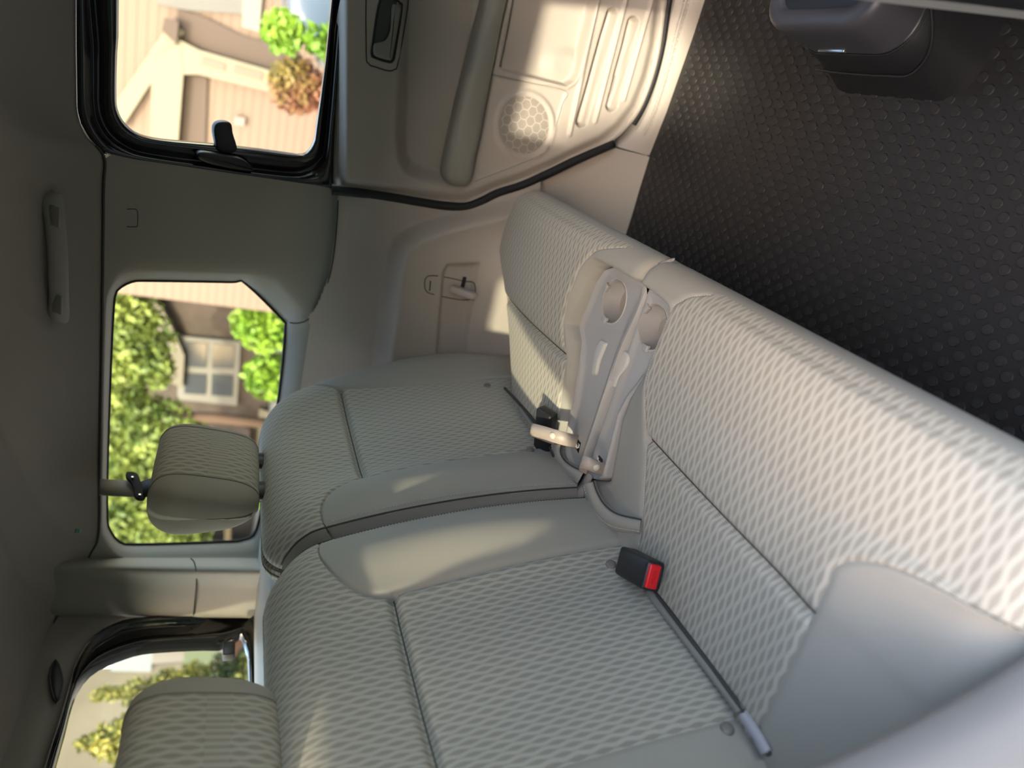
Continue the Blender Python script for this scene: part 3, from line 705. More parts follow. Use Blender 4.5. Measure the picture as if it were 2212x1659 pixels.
SPLIT = .917
NOSE = [(.24, -.82), (.215, -.79), (.185, -.755), (.166, -.715), (.156, -.68), (.154, -.655), (.160, -.634), (.174, -.618), (.195, -.609)]
def cushion(root, far):
    gap = .0025
    if far:
        ty = np.array([.15, .20, .207, .222, .25, .29, .325, .345, .367, .40, .463, .55, .572, .585, .592]); tx = np.array([.925, .925, 1.045, 1.072, 1.088, 1.092, 1.1, 1.1, 1.072, 1.052, 1.034, 1.02, 1.0, .962, .925])
        py = np.array([.150, .161, .19, .219, .24, .296, .346, .406, .494, .562, .62]); px = np.array([.985, 1.003, 1.077, 1.103, 1.113, 1.118, 1.115, 1.070, 1.048, 1.04, 1.03])
        oy = np.array([.15, .18, .25, .31, .365, .464, .577, .63]); ox = np.array([1.53, 1.55, 1.565, 1.56, 1.495, 1.40, 1.31, 1.27])
        qx = lambda y, xo: xo - .032
    else:
        ty = np.array([.15, .20, .207, .222, .25, .31, .343, .38, .423, .535, .55, .562, .57]); tx = 2*SPLIT - np.array([.910, .910, .84, .825, .822, .828, .845, .86, .868, .852, .865, .89, .91])
        py = np.array([.15, .16, .179, .201, .225, .306, .335, .391, .425, .519, .62]); px = 2*SPLIT - np.array([.735, .748, .784, .803, .806, .803, .795, .763, .745, .705, .68])
        oy = np.array([.15, .2, .4, .63]); ox = 2*SPLIT - np.array([.24, .215, .21, .22])
        def qx(y, xo):
            if y < .275: return xo - .002
            if y < .345: t = (.345 - y)/.07; return xo - .002 + (2*SPLIT - .378 - xo)*math.sqrt(max(0, 1 - t*t))
            return 2*SPLIT - .378
    X = (lambda x: x) if far else (lambda x: 2*SPLIT - x)
    base = smooth_path(NOSE, 5); top = [(y, -.609 + .006*math.sin(math.pi*min(1, (y-.195)/.2)) - .012*max(0, (y-.38)/.2)) for y in np.linspace(.20, .598, 120)]
    rear = [(.61, -.628), (.62, -.645), (.624, -.67), (.624, -.74)]
    prof = np.concatenate([base, np.array(top), np.array(rear)]); m = len(prof); nb = len(base)
    arc = np.concatenate([[0], np.cumsum(np.linalg.norm(np.diff(prof, axis=0), axis=1))])
    cols = lat(None, (16, 16, 100, 26)); n = len(cols); P = np.zeros((n, m, 3)); UV = np.zeros((n, m, 2))
    for j, (y, z) in enumerate(prof):
        ye = y if j >= nb - 12 else .17
        t_ = float(np.interp(ye, ty, tx)); p_ = max(float(np.interp(ye, py, px)), t_ + .013); xo = float(np.interp(ye, oy, ox)); o_ = max(qx(ye, xo), p_ + .05)
        ctrl = (SPLIT + gap, t_, p_, o_, xo)
        intray = sst(.196, .206, y)*(1 if j >= nb-12 else 0)*(1 - sst(.575, .60, y))
        for i, (k, t) in enumerate(cols):
            x = ctrl[k]*(1-t) + ctrl[k+1]*t; dq0, dq1 = x - SPLIT - gap, xo - x
            dz = 0; dy = 0
            r = .055; e1 = r*(1 - math.sqrt(max(0, 1 - max(0, (r-dq1)/r)**2))); r = .02; e0 = r*(1 - math.sqrt(max(0, 1 - max(0, (r-dq0)/r)**2)))
            up = 1.0 if j > nb - 4 else max(0, (j-nb*.45)/(nb*.55))
            dz -= (e1 + e0*(1-intray))*up; dy += (e1*.55 + e0*.8)*(1-up if j < nb else 0)
            dz -= .05*intray*(1 - sst(t_ - .004, t_ + .008, x))
            if k <= 1 or x < p_ + .006: dz -= .022*(1 - sst(t_ - .002, p_ + .004, x))*(intray if y > .19 else 0)
            dz += .010*math.sin(math.pi*min(1, max(0, (x-p_)/(xo-p_))))*(1 if j >= nb - 6 else .3)
            if k == 2 or k == 3: dz += .008*math.exp(-((x-o_)/.05)**2)*(0 if far else 1)*(1 if j >= nb-6 else 0)
            g = .0
            if k == 2: g += .012*math.exp(-((y-.402)/.007)**2)*(1 if j >= nb else 0)
            if j > nb - 10: g += .003*(math.exp(-((x-p_)/.004)**2) + math.exp(-((x-o_)/.004)**2))
            P[i, j] = (X(x), y + dy, z + dz - g); UV[i, j] = (X(x), arc[j])
    du = np.linalg.norm(np.diff(P, axis=0), axis=2); ac = np.concatenate([np.zeros((1, m)), np.cumsum(du, 0)]); mid = 82
    UV[..., 0] = (1 if far else -1)*(ac - ac[mid]) + P[mid, :, 0]
    Pf, Uf = P.reshape(-1, 3), UV.reshape(-1, 2); FF = gridF(n, m); mc, mp_, mo = [], [], []
    j0 = nb - 12
    for i in range(n-1):
        k = cols[i][0]
        for j in range(m-1):
            c = k == 2 and j >= j0; o = k == 3 and (not far or True) and j >= j0
            if k == 3 and not far and prof[j][0] < .275: o = False; c = j >= j0
            mc.append(c); mo.append(o); mp_.append(not c and not o)
    def emit(name, mask, mat, par):
        F = [(f if not far else f[::-1]) for f, kk in zip(FF, mask) if kk]; used = sorted({i for f in F for i in f}); mp = {a: b for b, a in enumerate(used)}
        return mk(name, Pf[used], [[mp[i] for i in f] for f in F], mat, par, uv=Uf[used])
    cu = emit('seat_cushion', mc, WAVE, root); emit('cushion_border', mp_, PLAIN, cu); emit('cushion_bolster', mo, PLAIN, cu)
    for col in (0, n-1):
        lp = P[col]; V = np.concatenate([lp, [(lp[0][0], .55, -.8)]]); mk('side_gusset', V, [(j, j+1, m) for j in range(m-1)], SIDEF if col else PLAIN, cu, uv=[(p[1], p[2]) for p in V])
    jy = int(np.argmin([abs(p[0]-.402) + (9 if k_ < nb else 0) for k_, p in enumerate(prof)])); c2 = [i for i in range(n) if cols[i][0] == 2]
    tube('cross_seam', P[c2, jy] + [0, 0, .0012], .0011, SEAMD, cu, 6)
    ip = 32
    stitch('stitching', P[ip, nb-10:-6] + [0, 0, .0008], cu, step=.004, ln=.0024, r=.0005)
    # tray moulded into the inner edge of the cushion
    ys = np.linspace(.198, .592 if far else .571, 110); us = np.linspace(0, 1, 36); zt = -.634
    T = np.zeros((len(us), len(ys), 3)); cx, cy = (1.010, .262) if far else (2*SPLIT - .8735, .258)
    xi = SPLIT + .001
    for j, y in enumerate(ys):
        x1 = float(np.interp(max(y, .2071), ty, tx)) - .001
        yf = y - ys[0]; yr = ys[-1] - y
        if yf < .02: x1 = x1 - .02*(1 - math.sqrt(max(0, 1 - ((.02-yf)/.02)**2)))
        x1 = max(x1, xi + .006)
        for i, u in enumerate(us):
            x = xi + (x1 - xi)*u; a, b = x - xi, x1 - x
            z = zt - .006*sst(.004, .022, a)*sst(.002, .016, b)*sst(.01, .03, yf)*sst(.004, .02, yr)
            z += (.010 if far else 0)*sst(.034, .018, a)*sst(.22, .34, y)*sst(0, .006, a) + .004*sst(.02, .008, b)*sst(.36, .40, y)
            for dq, r in ((a, .009), (b, .008), (yf, .010), (yr, .010)): z -= r*(1 - math.sqrt(max(0, 1 - max(0, (r-dq)/r)**2)))
            T[i, j] = (X(x), y, z)
    nt_, mt_ = len(us), len(ys); top = T.reshape(-1, 3); bot = top.copy(); bot[:, 2] = -.73
    F = [(f if not far else f[::-1]) for f in gridF(nt_, mt_)]; nn = len(top); F += [tuple(i + nn for i in f[::-1]) for f in F[:]]
    bd = [i*mt_ for i in range(nt_)] + [(nt_-1)*mt_ + j for j in range(1, mt_)] + [i*mt_ + mt_-1 for i in range(nt_-2, -1, -1)] + [j for j in range(mt_-2, 0, -1)]
    for a, b in zip(bd, bd[1:] + bd[:1]): F.append((a, b, b+nn, a+nn) if not far else (b, a, a+nn, b+nn))
    V = np.concatenate([top, bot])
    tr = mk('cup_tray', V, F, LILAC, root, smooth=True)
    bm = bmesh.new(); bm.from_mesh(tr.data); bmesh.ops.recalc_face_normals(bm, faces=bm.faces); bm.to_mesh(tr.data); bm.free()
    RC = .040 if far else .0385; CX = X(cx); ZB = -.676
    ang = np.linspace(0, 2*math.pi, 64, endpoint=False); cyl = lambda r, z: [(CX + r*math.cos(t), cy + r*math.sin(t), z) for t in ang]
    Vc, Fc = loft([cyl(RC-.004, ZB - .0015), cyl(RC, -.60)], True, True, True); cut = mk('cutter', Vc, Fc, LILAC, None, smooth=False)
    bm = bmesh.new(); bm.from_mesh(cut.data); bmesh.ops.recalc_face_normals(bm, faces=bm.faces); bm.to_mesh(cut.data); bm.free()
    bo = tr.modifiers.new('cup', 'BOOLEAN'); bo.operation = 'DIFFERENCE'; bo.object = cut; bo.solver = 'EXACT'
    bpy.context.view_layer.update(); dg = bpy.context.evaluated_depsgraph_get(); nm = bpy.data.meshes.new_from_object(tr.evaluated_get(dg))
    tr.modifiers.clear(); tr.data = nm; nm.polygons.foreach_set('use_smooth', [True]*len(nm.polygons)); nm.set_sharp_from_angle(angle=math.radians(40))
    bpy.data.objects.remove(cut)
    V, F = loft([cyl(RC-.001, zt-.004), cyl(RC-.0045, ZB), cyl(RC*.6, ZB - .001)], True, False, True, flip=True); mk('cup_well', V, F, LILAC, tr, sharp=35)
    tube('cup_rim', [(CX + (RC+.0005)*math.cos(t), cy + (RC+.0005)*math.sin(t), zt - .0058) for t in ang], .0011, PADM, tr, 6, True)
    surfz = lambda x, y: T.reshape(-1, 3)[np.argmin((T[..., 0].ravel()-x)**2 + (T[..., 1].ravel()-y)**2), 2]
    for pxl in (((1306, 611), (1302, 697)) if far else ((1396, 664), (1393, 757))):
        p = onz(pxl, zt - .003); d = np.array([CX - p[0], cy - p[1], 0]); d /= np.linalg.norm(d); s_ = np.cross((0, 0, 1), d)
        V, F = rboxVF(np.array([CX, cy, zt - .0035]) - d*(RC - .002), (d, s_, (0, 0, 1)), (.0058, .0075, .0038), .0014, 2); mk('spring_clip', V, F, LILAC, tr, sharp=50)
    pad = [(1302, 736), (1310, 738), (1315, 742), (1312, 750), (1300, 780), (1294, 806), (1289, 812), (1283, 808), (1285, 785), (1291, 755)] if far else [(1350, 756), (1360, 762), (1363, 775), (1356, 795), (1340, 820), (1334, 836), (1326, 834), (1320, 826), (1326, 805), (1334, 772), (1341, 760)]
    pm = onz(np.mean(pad, 0), zt); zp = surfz(pm[0], pm[1]); V, F = plateVF([onz(p, zp - .002) for p in smooth_path(pad, 4, True)], (0, 0, 1), .0075, .0035); mk('rubber_pad', V, F, PADM, tr, sharp=60)
    return cu, P, tr, T

seatA = thing('rear_seat', 'grey rear seat under the quarter window, beside the armrest door', 'car seat', (1.2, .45, -.95), 'fold-up rear seats')
seatB = thing('rear_seat', 'grey rear seat in front of the rear window, with the red-buttoned buckle on its cushion', 'car seat', (.6, .45, -.95), 'fold-up rear seats')
brA, PA, profA, surfA = backrest(seatA, True)
brB, PB, profB, surfB = backrest(seatB, False)
hrA = headrest(seatA, 1.165, True); hrB = headrest(seatB, .536, False, -.022)
cuA, QA, trA, TA = cushion(seatA, True); cuB, QB, trB, TB = cushion(seatB, False)
def frontpt(p):                                  # where a photo ray meets the backrest front
    d = ray(*p); nn = np.array([0, math.cos(TILT), -math.sin(TILT)]); return d*(np.dot((0, BY-.004, BZ), nn)/np.dot(d, nn))
for par, G_, pts in ((brA, PA, ((1053, 832), (1145, 974))), (brB, PB, ((1322, 1218), (1573, 1578)))):
    for p in pts: snap(par, hitgrid(G_[:, :115], p) + [0, -.001, .0005], (-.25, -1, .35))
# seat boxes under the cushions
for nm_, seat, x0, x1 in (('seat_base', seatA, .935, 1.27), ('seat_base', seatB, .25, .90)):
    V, F = rboxVF(((x0+x1)/2, .50, -.875), E3, ((x1-x0)/2, .11, .12), .02); mk(nm_, V, F, BLACKP, seat, sharp=50)
# folded webbing / cloth flap in the joint, pale end piece
def fronthit(p, *Gs):                             # nearest of several seat surfaces under a pixel, pulled a little towards the cabin
    c_ = [hitgrid(g_, p) for g_ in Gs]; q = min(c_, key=lambda v: v@CF); d = ray(*p); return d*((q@CF)/(d@CF))*.992
for G1, G2, par, crease, flap in ((PB[:, :115], QB, seatB, [(1388, 1250), (1430, 1300), (1480, 1365), (1540, 1445), (1600, 1528), (1640, 1590), (1662, 1632)], [(1398, 1275), (1440, 1328), (1490, 1392), (1545, 1465), (1600, 1536)]),
                                  (PA[:, :115], QA, seatA, [(1090, 838), (1118, 868), (1150, 905), (1180, 950), (1196, 985)], [(1122, 880), (1145, 912), (1165, 945)])):
    tube('joint_shadow_gap', smooth_path([fronthit(p, G1, G2)*1.003 for p in crease], 6), .0032, SEAMD, par, 6)  # dark tube stands in for the shade in the crease
    fp = smooth_path([fronthit(p, G1, G2) for p in flap], 6); V, F = ribbonVF(fp, (.1, .8, .55), .0055, .0015); mk('joint_flap', V, F, WEBG, par)
    for k in range(2, len(fp)-1, 2): V, F = ribbonVF(np.array([fp[k]*.999 - [0, .004, .003], fp[k]*.999 + [0, .004, .003]]), (1, 0, 0), .001, .0006)
hp_ = smooth_path([fronthit(p, PB[:, :115], QB) for p in ((1604, 1541), (1622, 1568), (1640, 1596), (1656, 1626))], 6); V, F = ribbonVF(hp_, (.1, .8, .55), .0062, .002); mk('hinge_cover', V, F, M('pale_lilac_plastic', (.36, .345, .37), .4), seatB)

# seat-belt buckles lying in the joint
def buckle(name, label, c, ax, L=.036, W=.021, H=.013, red=True):
    t = thing(name, label, 'buckle', c - np.array([0, 0, .02])); A = [np.array(a, float)/np.linalg.norm(a) for a in ax]
    V, F = rboxVF(c, A, (L, W, H), .0055, 3); mk('buckle_case', V, F, BLACKP, t, sharp=60)
    tube('case_seam', [c + A[0]*x + A[1]*y + A[2]*(H*.25) for x, y in ((-L+.006, W+.0002), (L-.004, W+.0002))], .0007, BLACKR, t, 5)
    e = c + A[0]*(L + .0002)
    if red:
        V, F = rboxVF(e + A[2]*H*.18, A, (.0035, W-.0045, H*.60), .002, 2); rb = mk('release_button', V, F, RED, t, sharp=60)
        V, F = rboxVF(e - A[2]*H*.66, A, (.0012, W-.006, H*.16), .0008, 1); mk('tongue_slot', V, F, BLACKR, t)
        cu_ = bpy.data.curves.new('press', 'FONT'); cu_.body = 'PRESS'; cu_.size = .0075; cu_.extrude = .0003; cu_.align_x = 'CENTER'; cu_.align_y = 'CENTER'
        to = bpy.data.objects.new('press_tmp', cu_); C.objects.link(to); bpy.context.view_layer.update()
        me = bpy.data.meshes.new_from_object(to.evaluated_get(bpy.context.evaluated_depsgraph_get())); bpy.data.objects.remove(to)
        V = np.array([v.co[:] for v in me.vertices]); F = [list(p.vertices) for p in me.polygons]
        rt, up = -A[1], A[2]; o = e + A[0]*.0036 + A[2]*H*.15
        mk('button_lettering', [o + rt*v[0] + up*v[1] + A[0]*v[2] for v in V], F, REDD, rb, smooth=False)
    st = [c - A[0]*(L-.01), c - A[0]*(L+.012) - np.array([0, -.01, .012]), c - A[0]*(L+.02) - np.array([0, -.02, .05])]
    V, F = ribbonVF(smooth_path(st, 6), A[1], .012, .002); mk('buckle_stem', V, F, BLACKR, t)
    return t
ax0 = np.array([-.90, -.42, .10]); ax0 /= np.linalg.norm(ax0); ax1 = np.cross((-.1, -.25, 1), ax0); ax1 /= np.linalg.norm(ax1)
bend = onz((1413, 1246), -.583)
buckle('belt_buckle', 'black seat belt buckle with a red release button', bend - ax0*.043, (ax0, -ax1 if ax1[1] < 0 else ax1, np.cross(ax0, ax1)*(1 if np.cross(ax0, ax1)[2] > 0 else -1)), L=.043, W=.0215, H=.015)
ba, bb = onz((1172, 1000), -.622), onz((1182, 886), -.592); bx_ = bb - ba; bx_ /= np.linalg.norm(bx_); bw = np.cross((-.3, -.45, .8), bx_); bw /= np.linalg.norm(bw)
buckle('belt_buckle', 'plain black belt buckle half hidden behind the taupe pull strap', (ba+bb)/2, (bx_, bw, np.cross(bx_, bw)), L=np.linalg.norm(bb-ba)/2, W=.021, H=.012, red=False)

# pull straps with snaps, stickers, velcro
def strap(par, pts, wdir, hw, snap_i):
    P = smooth_path(pts, 8); V, F = ribbonVF(P, wdir, hw, .0009); o = mk('pull_strap', V, F, STRAPM, par)
    q = P[snap_i]; T = P[snap_i+1] - P[snap_i-1]; nn = np.cross(T, wdir); nn = nn/np.linalg.norm(nn)
    if nn@q > 0: nn = -nn
    snap(o, q + nn*.0012, nn, .0065, SNAPM); return o
strap(trA, [hitgrid(TA, (1244, 954)) + [0, 0, -.002], onz((1228, 950), -.606), onz((1205, 944), -.586), onz((1176, 935), -.574), onz((1150, 928), -.567), onz((1148, 929), -.572), onz((1160, 933), -.580), onz((1200, 948), -.605)], (onz((1200, 962), -.58) - onz((1206, 934), -.58)), .0125, 19)
strap(trB, [hitgrid(TB, (1303, 1013)) + [0, 0, -.002], onz((1290, 1010), -.612), onz((1272, 1002), -.594), onz((1258, 998), -.588), onz((1256, 1004), -.594), onz((1270, 1012), -.612)], (onz((1285, 1024), -.6) - onz((1293, 996), -.6)), .0115, 9)
def sticker(par, G_, quad, glyph):
    h_ = hitgrid(G_, np.mean(quad, 0)); z = h_[2] + .0004
    Q = [onz(p, z) for p in quad]; V, F = plateVF(Q, (0, 0, 1), .0007); o = mk('warning_sticker', V, F, STICK, par, smooth=False)
    e0 = (Q[1]-Q[0]); e1 = (Q[3]-Q[0]); parts = []
    for wd, *seg in glyph:
        pts = [Q[0] + e0*a_ + e1*b_ + [0, 0, .0009] for a_, b_ in seg]; parts.append(tubeVF(np.array(pts), wd, 5))
    V, F = merge(parts); mk('sticker_pictogram', V, F, WHITE, o)
# seat glyph: back rest, cushion and a fold arrow;  second: a plain arrow
sticker(trA, TA, [(1244, 943), (1255, 957), (1250, 979), (1241, 962)], [(.0017, (.18, .62), (.52, .92)), (.0017, (.52, .92), (.86, .55)), (.0009, (.62, .62), (.88, .28)), (.0009, (.62, .34), (.9, .3)), (.0009, (.9, .3), (.82, .55)), (.0008, (.3, .5), (.45, .66))])
sticker(trB, TB, [(1290, 977), (1302, 993), (1299, 1006), (1286, 996)], [(.0012, (.22, .3), (.72, .78)), (.0010, (.2, .55), (.45, .5)), (.0010, (.45, .5), (.42, .22)), (.0010, (.42, .78), (.62, .7)), (.0010, (.62, .7), (.66, .42))])
vp = [fronthit(p, PA[:, :115], QA, QB)*k_ for p, k_ in (((1272, 1022), .995), ((1264, 1040), .995), ((1256, 1058), .997), ((1248, 1074), 1.01), ((1242, 1090), 1.03))]
V, F = ribbonVF(smooth_path(vp, 6), (1, .25, -.1), .017, .002); mk('velcro_strip', V, F, VELCRO, seatA)
vp = [onz(p, z) for p, z in (((1398, 605), -.66), ((1412, 592), -.645), ((1430, 583), -.645), ((1450, 578), -.66))]
V, F = ribbonVF(smooth_path(vp, 6), (0, 1, 0), .016, .002); mk('velcro_strip', V, F, VELCRO, seatA)
# rounded, piped rear inner corners of both cushions
for par, inn, outr in ((cuA, [(1212, 962), (1211, 978), (1220, 994), (1238, 1008), (1262, 1018)], [(1195, 958), (1195, 982), (1204, 1004), (1224, 1024), (1250, 1040)]),
                       (cuB, [(1282, 1040), (1290, 1064), (1306, 1090), (1334, 1110), (1384, 1122)], [(1263, 1046), (1272, 1078), (1290, 1108), (1322, 1134), (1382, 1146)])):
    A_, B_ = smooth_path(inn, 6), smooth_path(outr, 6); B_ = A_ + (B_ - A_)*1.4; L = []
    for k, z in ((-.2, -.634), (0, -.614), (.25, -.608), (.6, -.609), (.9, -.615), (1.0, -.624), (1.04, -.65), (1.1, -.71)): L.append([onz(p*(1-k) + q*k, z) if k <= 1 else np.array([*onz(q, -.624)[:2], z]) for p, q in zip(A_, B_)])
    V, F = loft(L, False); mk('corner_band', V, F, PLAIN, par, uv=[(v[0], v[1]) for v in V])
    tube('corner_piping', np.array([onz(p, -.6125) for p in A_]), .0014, SEAMD, par, 6); stitch('stitching', np.array([onz(p*.22 + q*.78, -.6095) for p, q in zip(A_, B_)]), par, lift=(0, 0, .0008))
# ------------------------------------------------------------------ rubber mat with studs
mat_o = thing('floor_mat', 'black rubber floor mat covered in raised round studs', 'floor mat', (1.0, -.2, -1.0))
outl = [onz(p, -1.0) for p in ((1352, 502), (1368, 450), (1400, 338), (1438, 242), (1492, 88), (1520, 2), (1560, -110))]
poly = [(p[0] - .004, p[1]) for p in outl] + [(1.60, -.62), (.25, -.62), (.25, .62), (1.62, .62), (1.63, .30)]
V, F = plateVF([(x, y, -1.006) for x, y in poly], (0, 0, 1), .006, .0); mk('mat_sheet', V, F, MATR, mat_o, smooth=False)
pts = []
for i in range(-70, 70):
    for j in range(-70, 70):
        x, y = 1.0 + (i*.0183 - j*.0187), -.1 + (i*.0168 + j*.0164); pts.append((x, y))
pts = np.array(pts); sd = polysd(pts, poly); pts = pts[(sd < -.012) & (pts[:, 1] < .34)]
px = proj(np.c_[pts, np.full(len(pts), -1.0)]); dep = np.c_[pts, np.full(len(pts), -1.0)]@CF
hid = (pts[:, 0] > .80) & (pts[:, 0] < 1.05) & (pts[:, 1] < -.19)
front = (px[:, 0] > -40) & (px[:, 0] < 2252) & (px[:, 1] > -40) & (px[:, 1] < 1000) & (dep > .2) & ~hid
vis = front & (pts[:, 1] < .235*1.0)
order = [k for k in np.argsort(dep) if vis[k]]
def studVF(c):
    L = [[(c[0] + r*math.cos(t), c[1] + r*math.sin(t), -1.0 + z) for t in np.linspace(0, 2*math.pi, 14, endpoint=False)] for r, z in ((.0088, -.001), (.0084, .0012), (.0076, .0022))]
    return loft(L, True, False, True)
st = None; big = set(order[:300])
for k in order[:300]:
    p = np.array([pts[k][0], pts[k][1], -1.0])
    if st is None:
        V, F = studVF(p); st = mk('stud', V, F, MATS, mat_o, sharp=40); base = WL[st] - np.array([p[0], p[1], ZO - 1.0])
    else:
        o = bpy.data.objects.new('stud', st.data); C.objects.link(o); o.parent = mat_o; loc = np.array([p[0], p[1], ZO - 1.0]) + base; o.location = loc - WL[mat_o]; WL[o] = loc
parts = [studVF(np.array([pts[k][0], pts[k][1], -1.0])) for k in range(len(pts)) if front[k] and k not in big]
V, F = merge(parts); mk('stud_field', V, F, MATS, mat_o, sharp=40)['kind'] = 'stuff'

# ------------------------------------------------------------------ centre console end
con = thing('centre_console', 'black centre console with a dark grey rimmed rear tray', 'console', (.92, -.5, -1.0))
def rrect(x0, x1, y0, y1, r, z, n=8):
    P = []
    for cx, cy, a0 in ((x1-r, y1-r, 0), (x0+r, y1-r, 90), (x0+r, y0+r, 180), (x1-r, y0+r, 270)):
        for a in np.linspace(a0, a0+90, n): P.append((cx + r*math.cos(math.radians(a)), cy + r*math.sin(math.radians(a)), z))
    return P
V, F = loft([rrect(.803, 1.105, -.9, -.180, .06, -1.0), rrect(.805, 1.10, -.9, -.186, .06, -.985), rrect(.808, 1.085, -.9, -.194, .058, -.95), rrect(.81, 1.064, -.9, -.204, .055, -.90), rrect(.81, 1.045, -.9, -.209, .05, -.855), rrect(.818, 1.028, -.9, -.213, .05, -.848)], True, True, True)
mk('lower_shell', V, F, BLACKP, con, sharp=60)
V, F = loft([rrect(.813, 1.033, -.9, -.210, .05, -.850), rrect(.812, 1.034, -.9, -.211, .05, -.845), rrect(.806, 1.038, -.9, -.216, .05, -.80), rrect(.804, 1.04, -.9, -.220, .05, -.775), rrect(.808, 1.036, -.9, -.224, .047, -.764), rrect(.814, 1.030, -.9, -.230, .042, -.760), rrect(.830, 1.016, -.89, -.246, .03, -.760), rrect(.834, 1.012, -.885, -.250, .028, -.766), rrect(.836, 1.010, -.885, -.252, .028, -.772)], True)
mk('upper_shell', V, F, GREYP, con, sharp=60)
V, F = loft([rrect(.828, 1.018, -.89, -.244, .028, -.7695), rrect(.86, .99, -.88, -.275, .02, -.7685)], True, False, True); mk('tray_insert', V, F, BLACKP, con)
rbox('lid_pad', (.925, -.42, -.762), (.065, .14, .012), .008, BLACKP, con)
rbox('finger_notch', (.945, -.212, -.842), (.028, .004, .004), .002, STEEL, con)
for z, yv, (xa, xb) in ((-.852, -.2085, (.806, 1.038)),):
    tube('shell_gap', [p for p in rrect(xa+.003, xb-.003, -.9, yv, .05, z)], .0016, BLACKR, con, 6, True)
tube('moulded_line', smooth_path([(1.066, -.202, -.93), (1.0, -.1975, -.925), (.90, -.196, -.92), (.84, -.20, -.91), (.806, -.24, -.88), (.803, -.32, -.80)], 6), .0022, BLACKP, con, 8)

# ------------------------------------------------------------------ front seat back (its lower rear edge is in view)
def front_seat(label, x0, x1, ysh, group=None):
    fs = thing('front_seat', label, 'car seat', ((x0+x1)/2, -.45 + ysh, -.97), group)
    by = lambda z: -.212 + (z + .63)*.205 - (1 - sst(-.97, -.85, z))*.05 + ysh
    L = [rrect(x0 + .06*sst(-.2, .1, z), x1 - .06*sst(-.2, .1, z), by(z) - .17, by(z), .045, z, 7) for z in np.linspace(-.97, .05, 44)] + [rrect(x0 + .09, x1 - .09, by(.07) - .14, by(.07) - .03, .03, .075, 7)]
    V, F = loft(L, True, True, True); mk('seat_back', V, F, PLAIN, fs, uv=[(v[0]+v[1], v[2]) for v in V])
    L = [[(x, by(z) + .003 + .004*math.sin(math.pi*(x-x0-.03)/(x1-x0-.15)), z) for x in np.linspace(x0 + .035, x1 - .13, 14)] for z in np.linspace(-.90, -.1, 20)]
    V, F = loft(L, False); mk('back_panel', V, F, BLACKP, fs)
    xm = (x0 + x1)/2; rbox('headrest', (xm, by(.16) - .07, .165), (.12, .05, .075), .035, PLAIN, fs)
    rbox('seat_cushion', (xm, by(-.7) - .40, -.66), (.235, .27, .08), .05, PLAIN, fs); rbox('seat_base', (xm, by(-.7) - .38, -.87), (.19, .22, .128), .03, BLACKP, fs)
    return fs
front_seat('grey front seat back edge with a black rear panel, beside the centre console', .22, .675, .008)
front_seat('unseen grey front seat added ahead of the armrest door', 1.10, 1.555, -.42)  # out of frame, added to block light from the front

# ------------------------------------------------------------------ ceiling fittings
gh = thing('grab_handle', 'greige grab handle on the headliner above the quarter window', 'grab handle', onw((140, 560), -.03))
def onc(p, off): d = ray(*p); n = np.array([1, 0, .9]); return d*((1.505 + .9*.26 + off)/np.dot(d, n))
pth = smooth_path([onc(p, o_) for p, o_ in (((112, 416), .012), ((114, 438), -.02), ((119, 480), -.035), ((124, 540), -.042), ((126, 600), -.042), ((127, 645), -.032), ((126, 678), -.018), ((125, 699), .015))], 6)
V, F = tubeVF(pth, np.interp(np.linspace(0, 1, len(pth)), [0, .12, .3, .7, .88, 1], [.016, .019, .0165, .0165, .019, .016]), 14, False, .62); mk('grip', V, F, TAN2, gh)
for p in ((119, 467), (124, 657)):
    q = onc(p, -.051 if p[1] < 500 else -.045); V, F = rboxVF(q, ((0, 1, -.0), (-.6, 0, -.8), (-.8, 0, .6)), (.019, .0115, .0022), .002, 2); mk('screw_cover', V, F, TAN2, gh, sharp=50)
pp = onz((168, 1147), .262); d_ = ray(168, 1147)
pn = tag(mk('push_pin', *rboxVF(ony((168, 1147), 1.02), (d_, np.cross(d_, (0, 0, 1)), np.cross(d_, np.cross(d_, (0, 0, 1)))), (.003, .0052, .0052), .0022), M('teal_pin', (.10, .24, .22), .4)), 'small round teal pin stuck in the headliner', 'pin')

# overhead belt with its hook, behind the head restraint
ob = thing('overhead_belt', 'black tether belt with hook hanging from the headliner behind the headrest', 'belt', ony((330, 1050), .95))
w0 = (ony((300, 1070), .96) - ony((300, 1036), .96))
V, F = ribbonVF(smooth_path([ony(p, y) for p, y in (((215, 1052), 1.0), ((250, 1054), .985), ((298, 1056), .97))], 6), w0, np.linalg.norm(w0)/2, .0016); mk('upper_webbing', V, F, WEBG, ob)
V, F = ribbonVF(smooth_path([ony(p, y) for p, y in (((300, 1060), .968), ((335, 1050), .94), ((380, 1050), .92), ((450, 1050), .90))], 6), w0, np.linalg.norm(w0)*.52, .0016); mk('lower_webbing', V, F, WEB, ob)
hk = smooth_path([ony(p, .965) for p in ((274, 1022), (290, 1022), (300, 1030), (306, 1050), (314, 1068), (312, 1080), (300, 1082), (290, 1074), (288, 1056), (280, 1042), (272, 1034))], 4, True)
V, F = plateVF(hk, (-.5, -.8, 0), .008, .003); mk('hook_plate', V, F, M('matte_black_hook', (.012, .012, .012), .75, .2), ob, sharp=50)
for p in ((286, 1032), (302, 1070)): rbox('rivet', ony(p, .956), (.003, .003, .003), .0012, STEEL, ob)
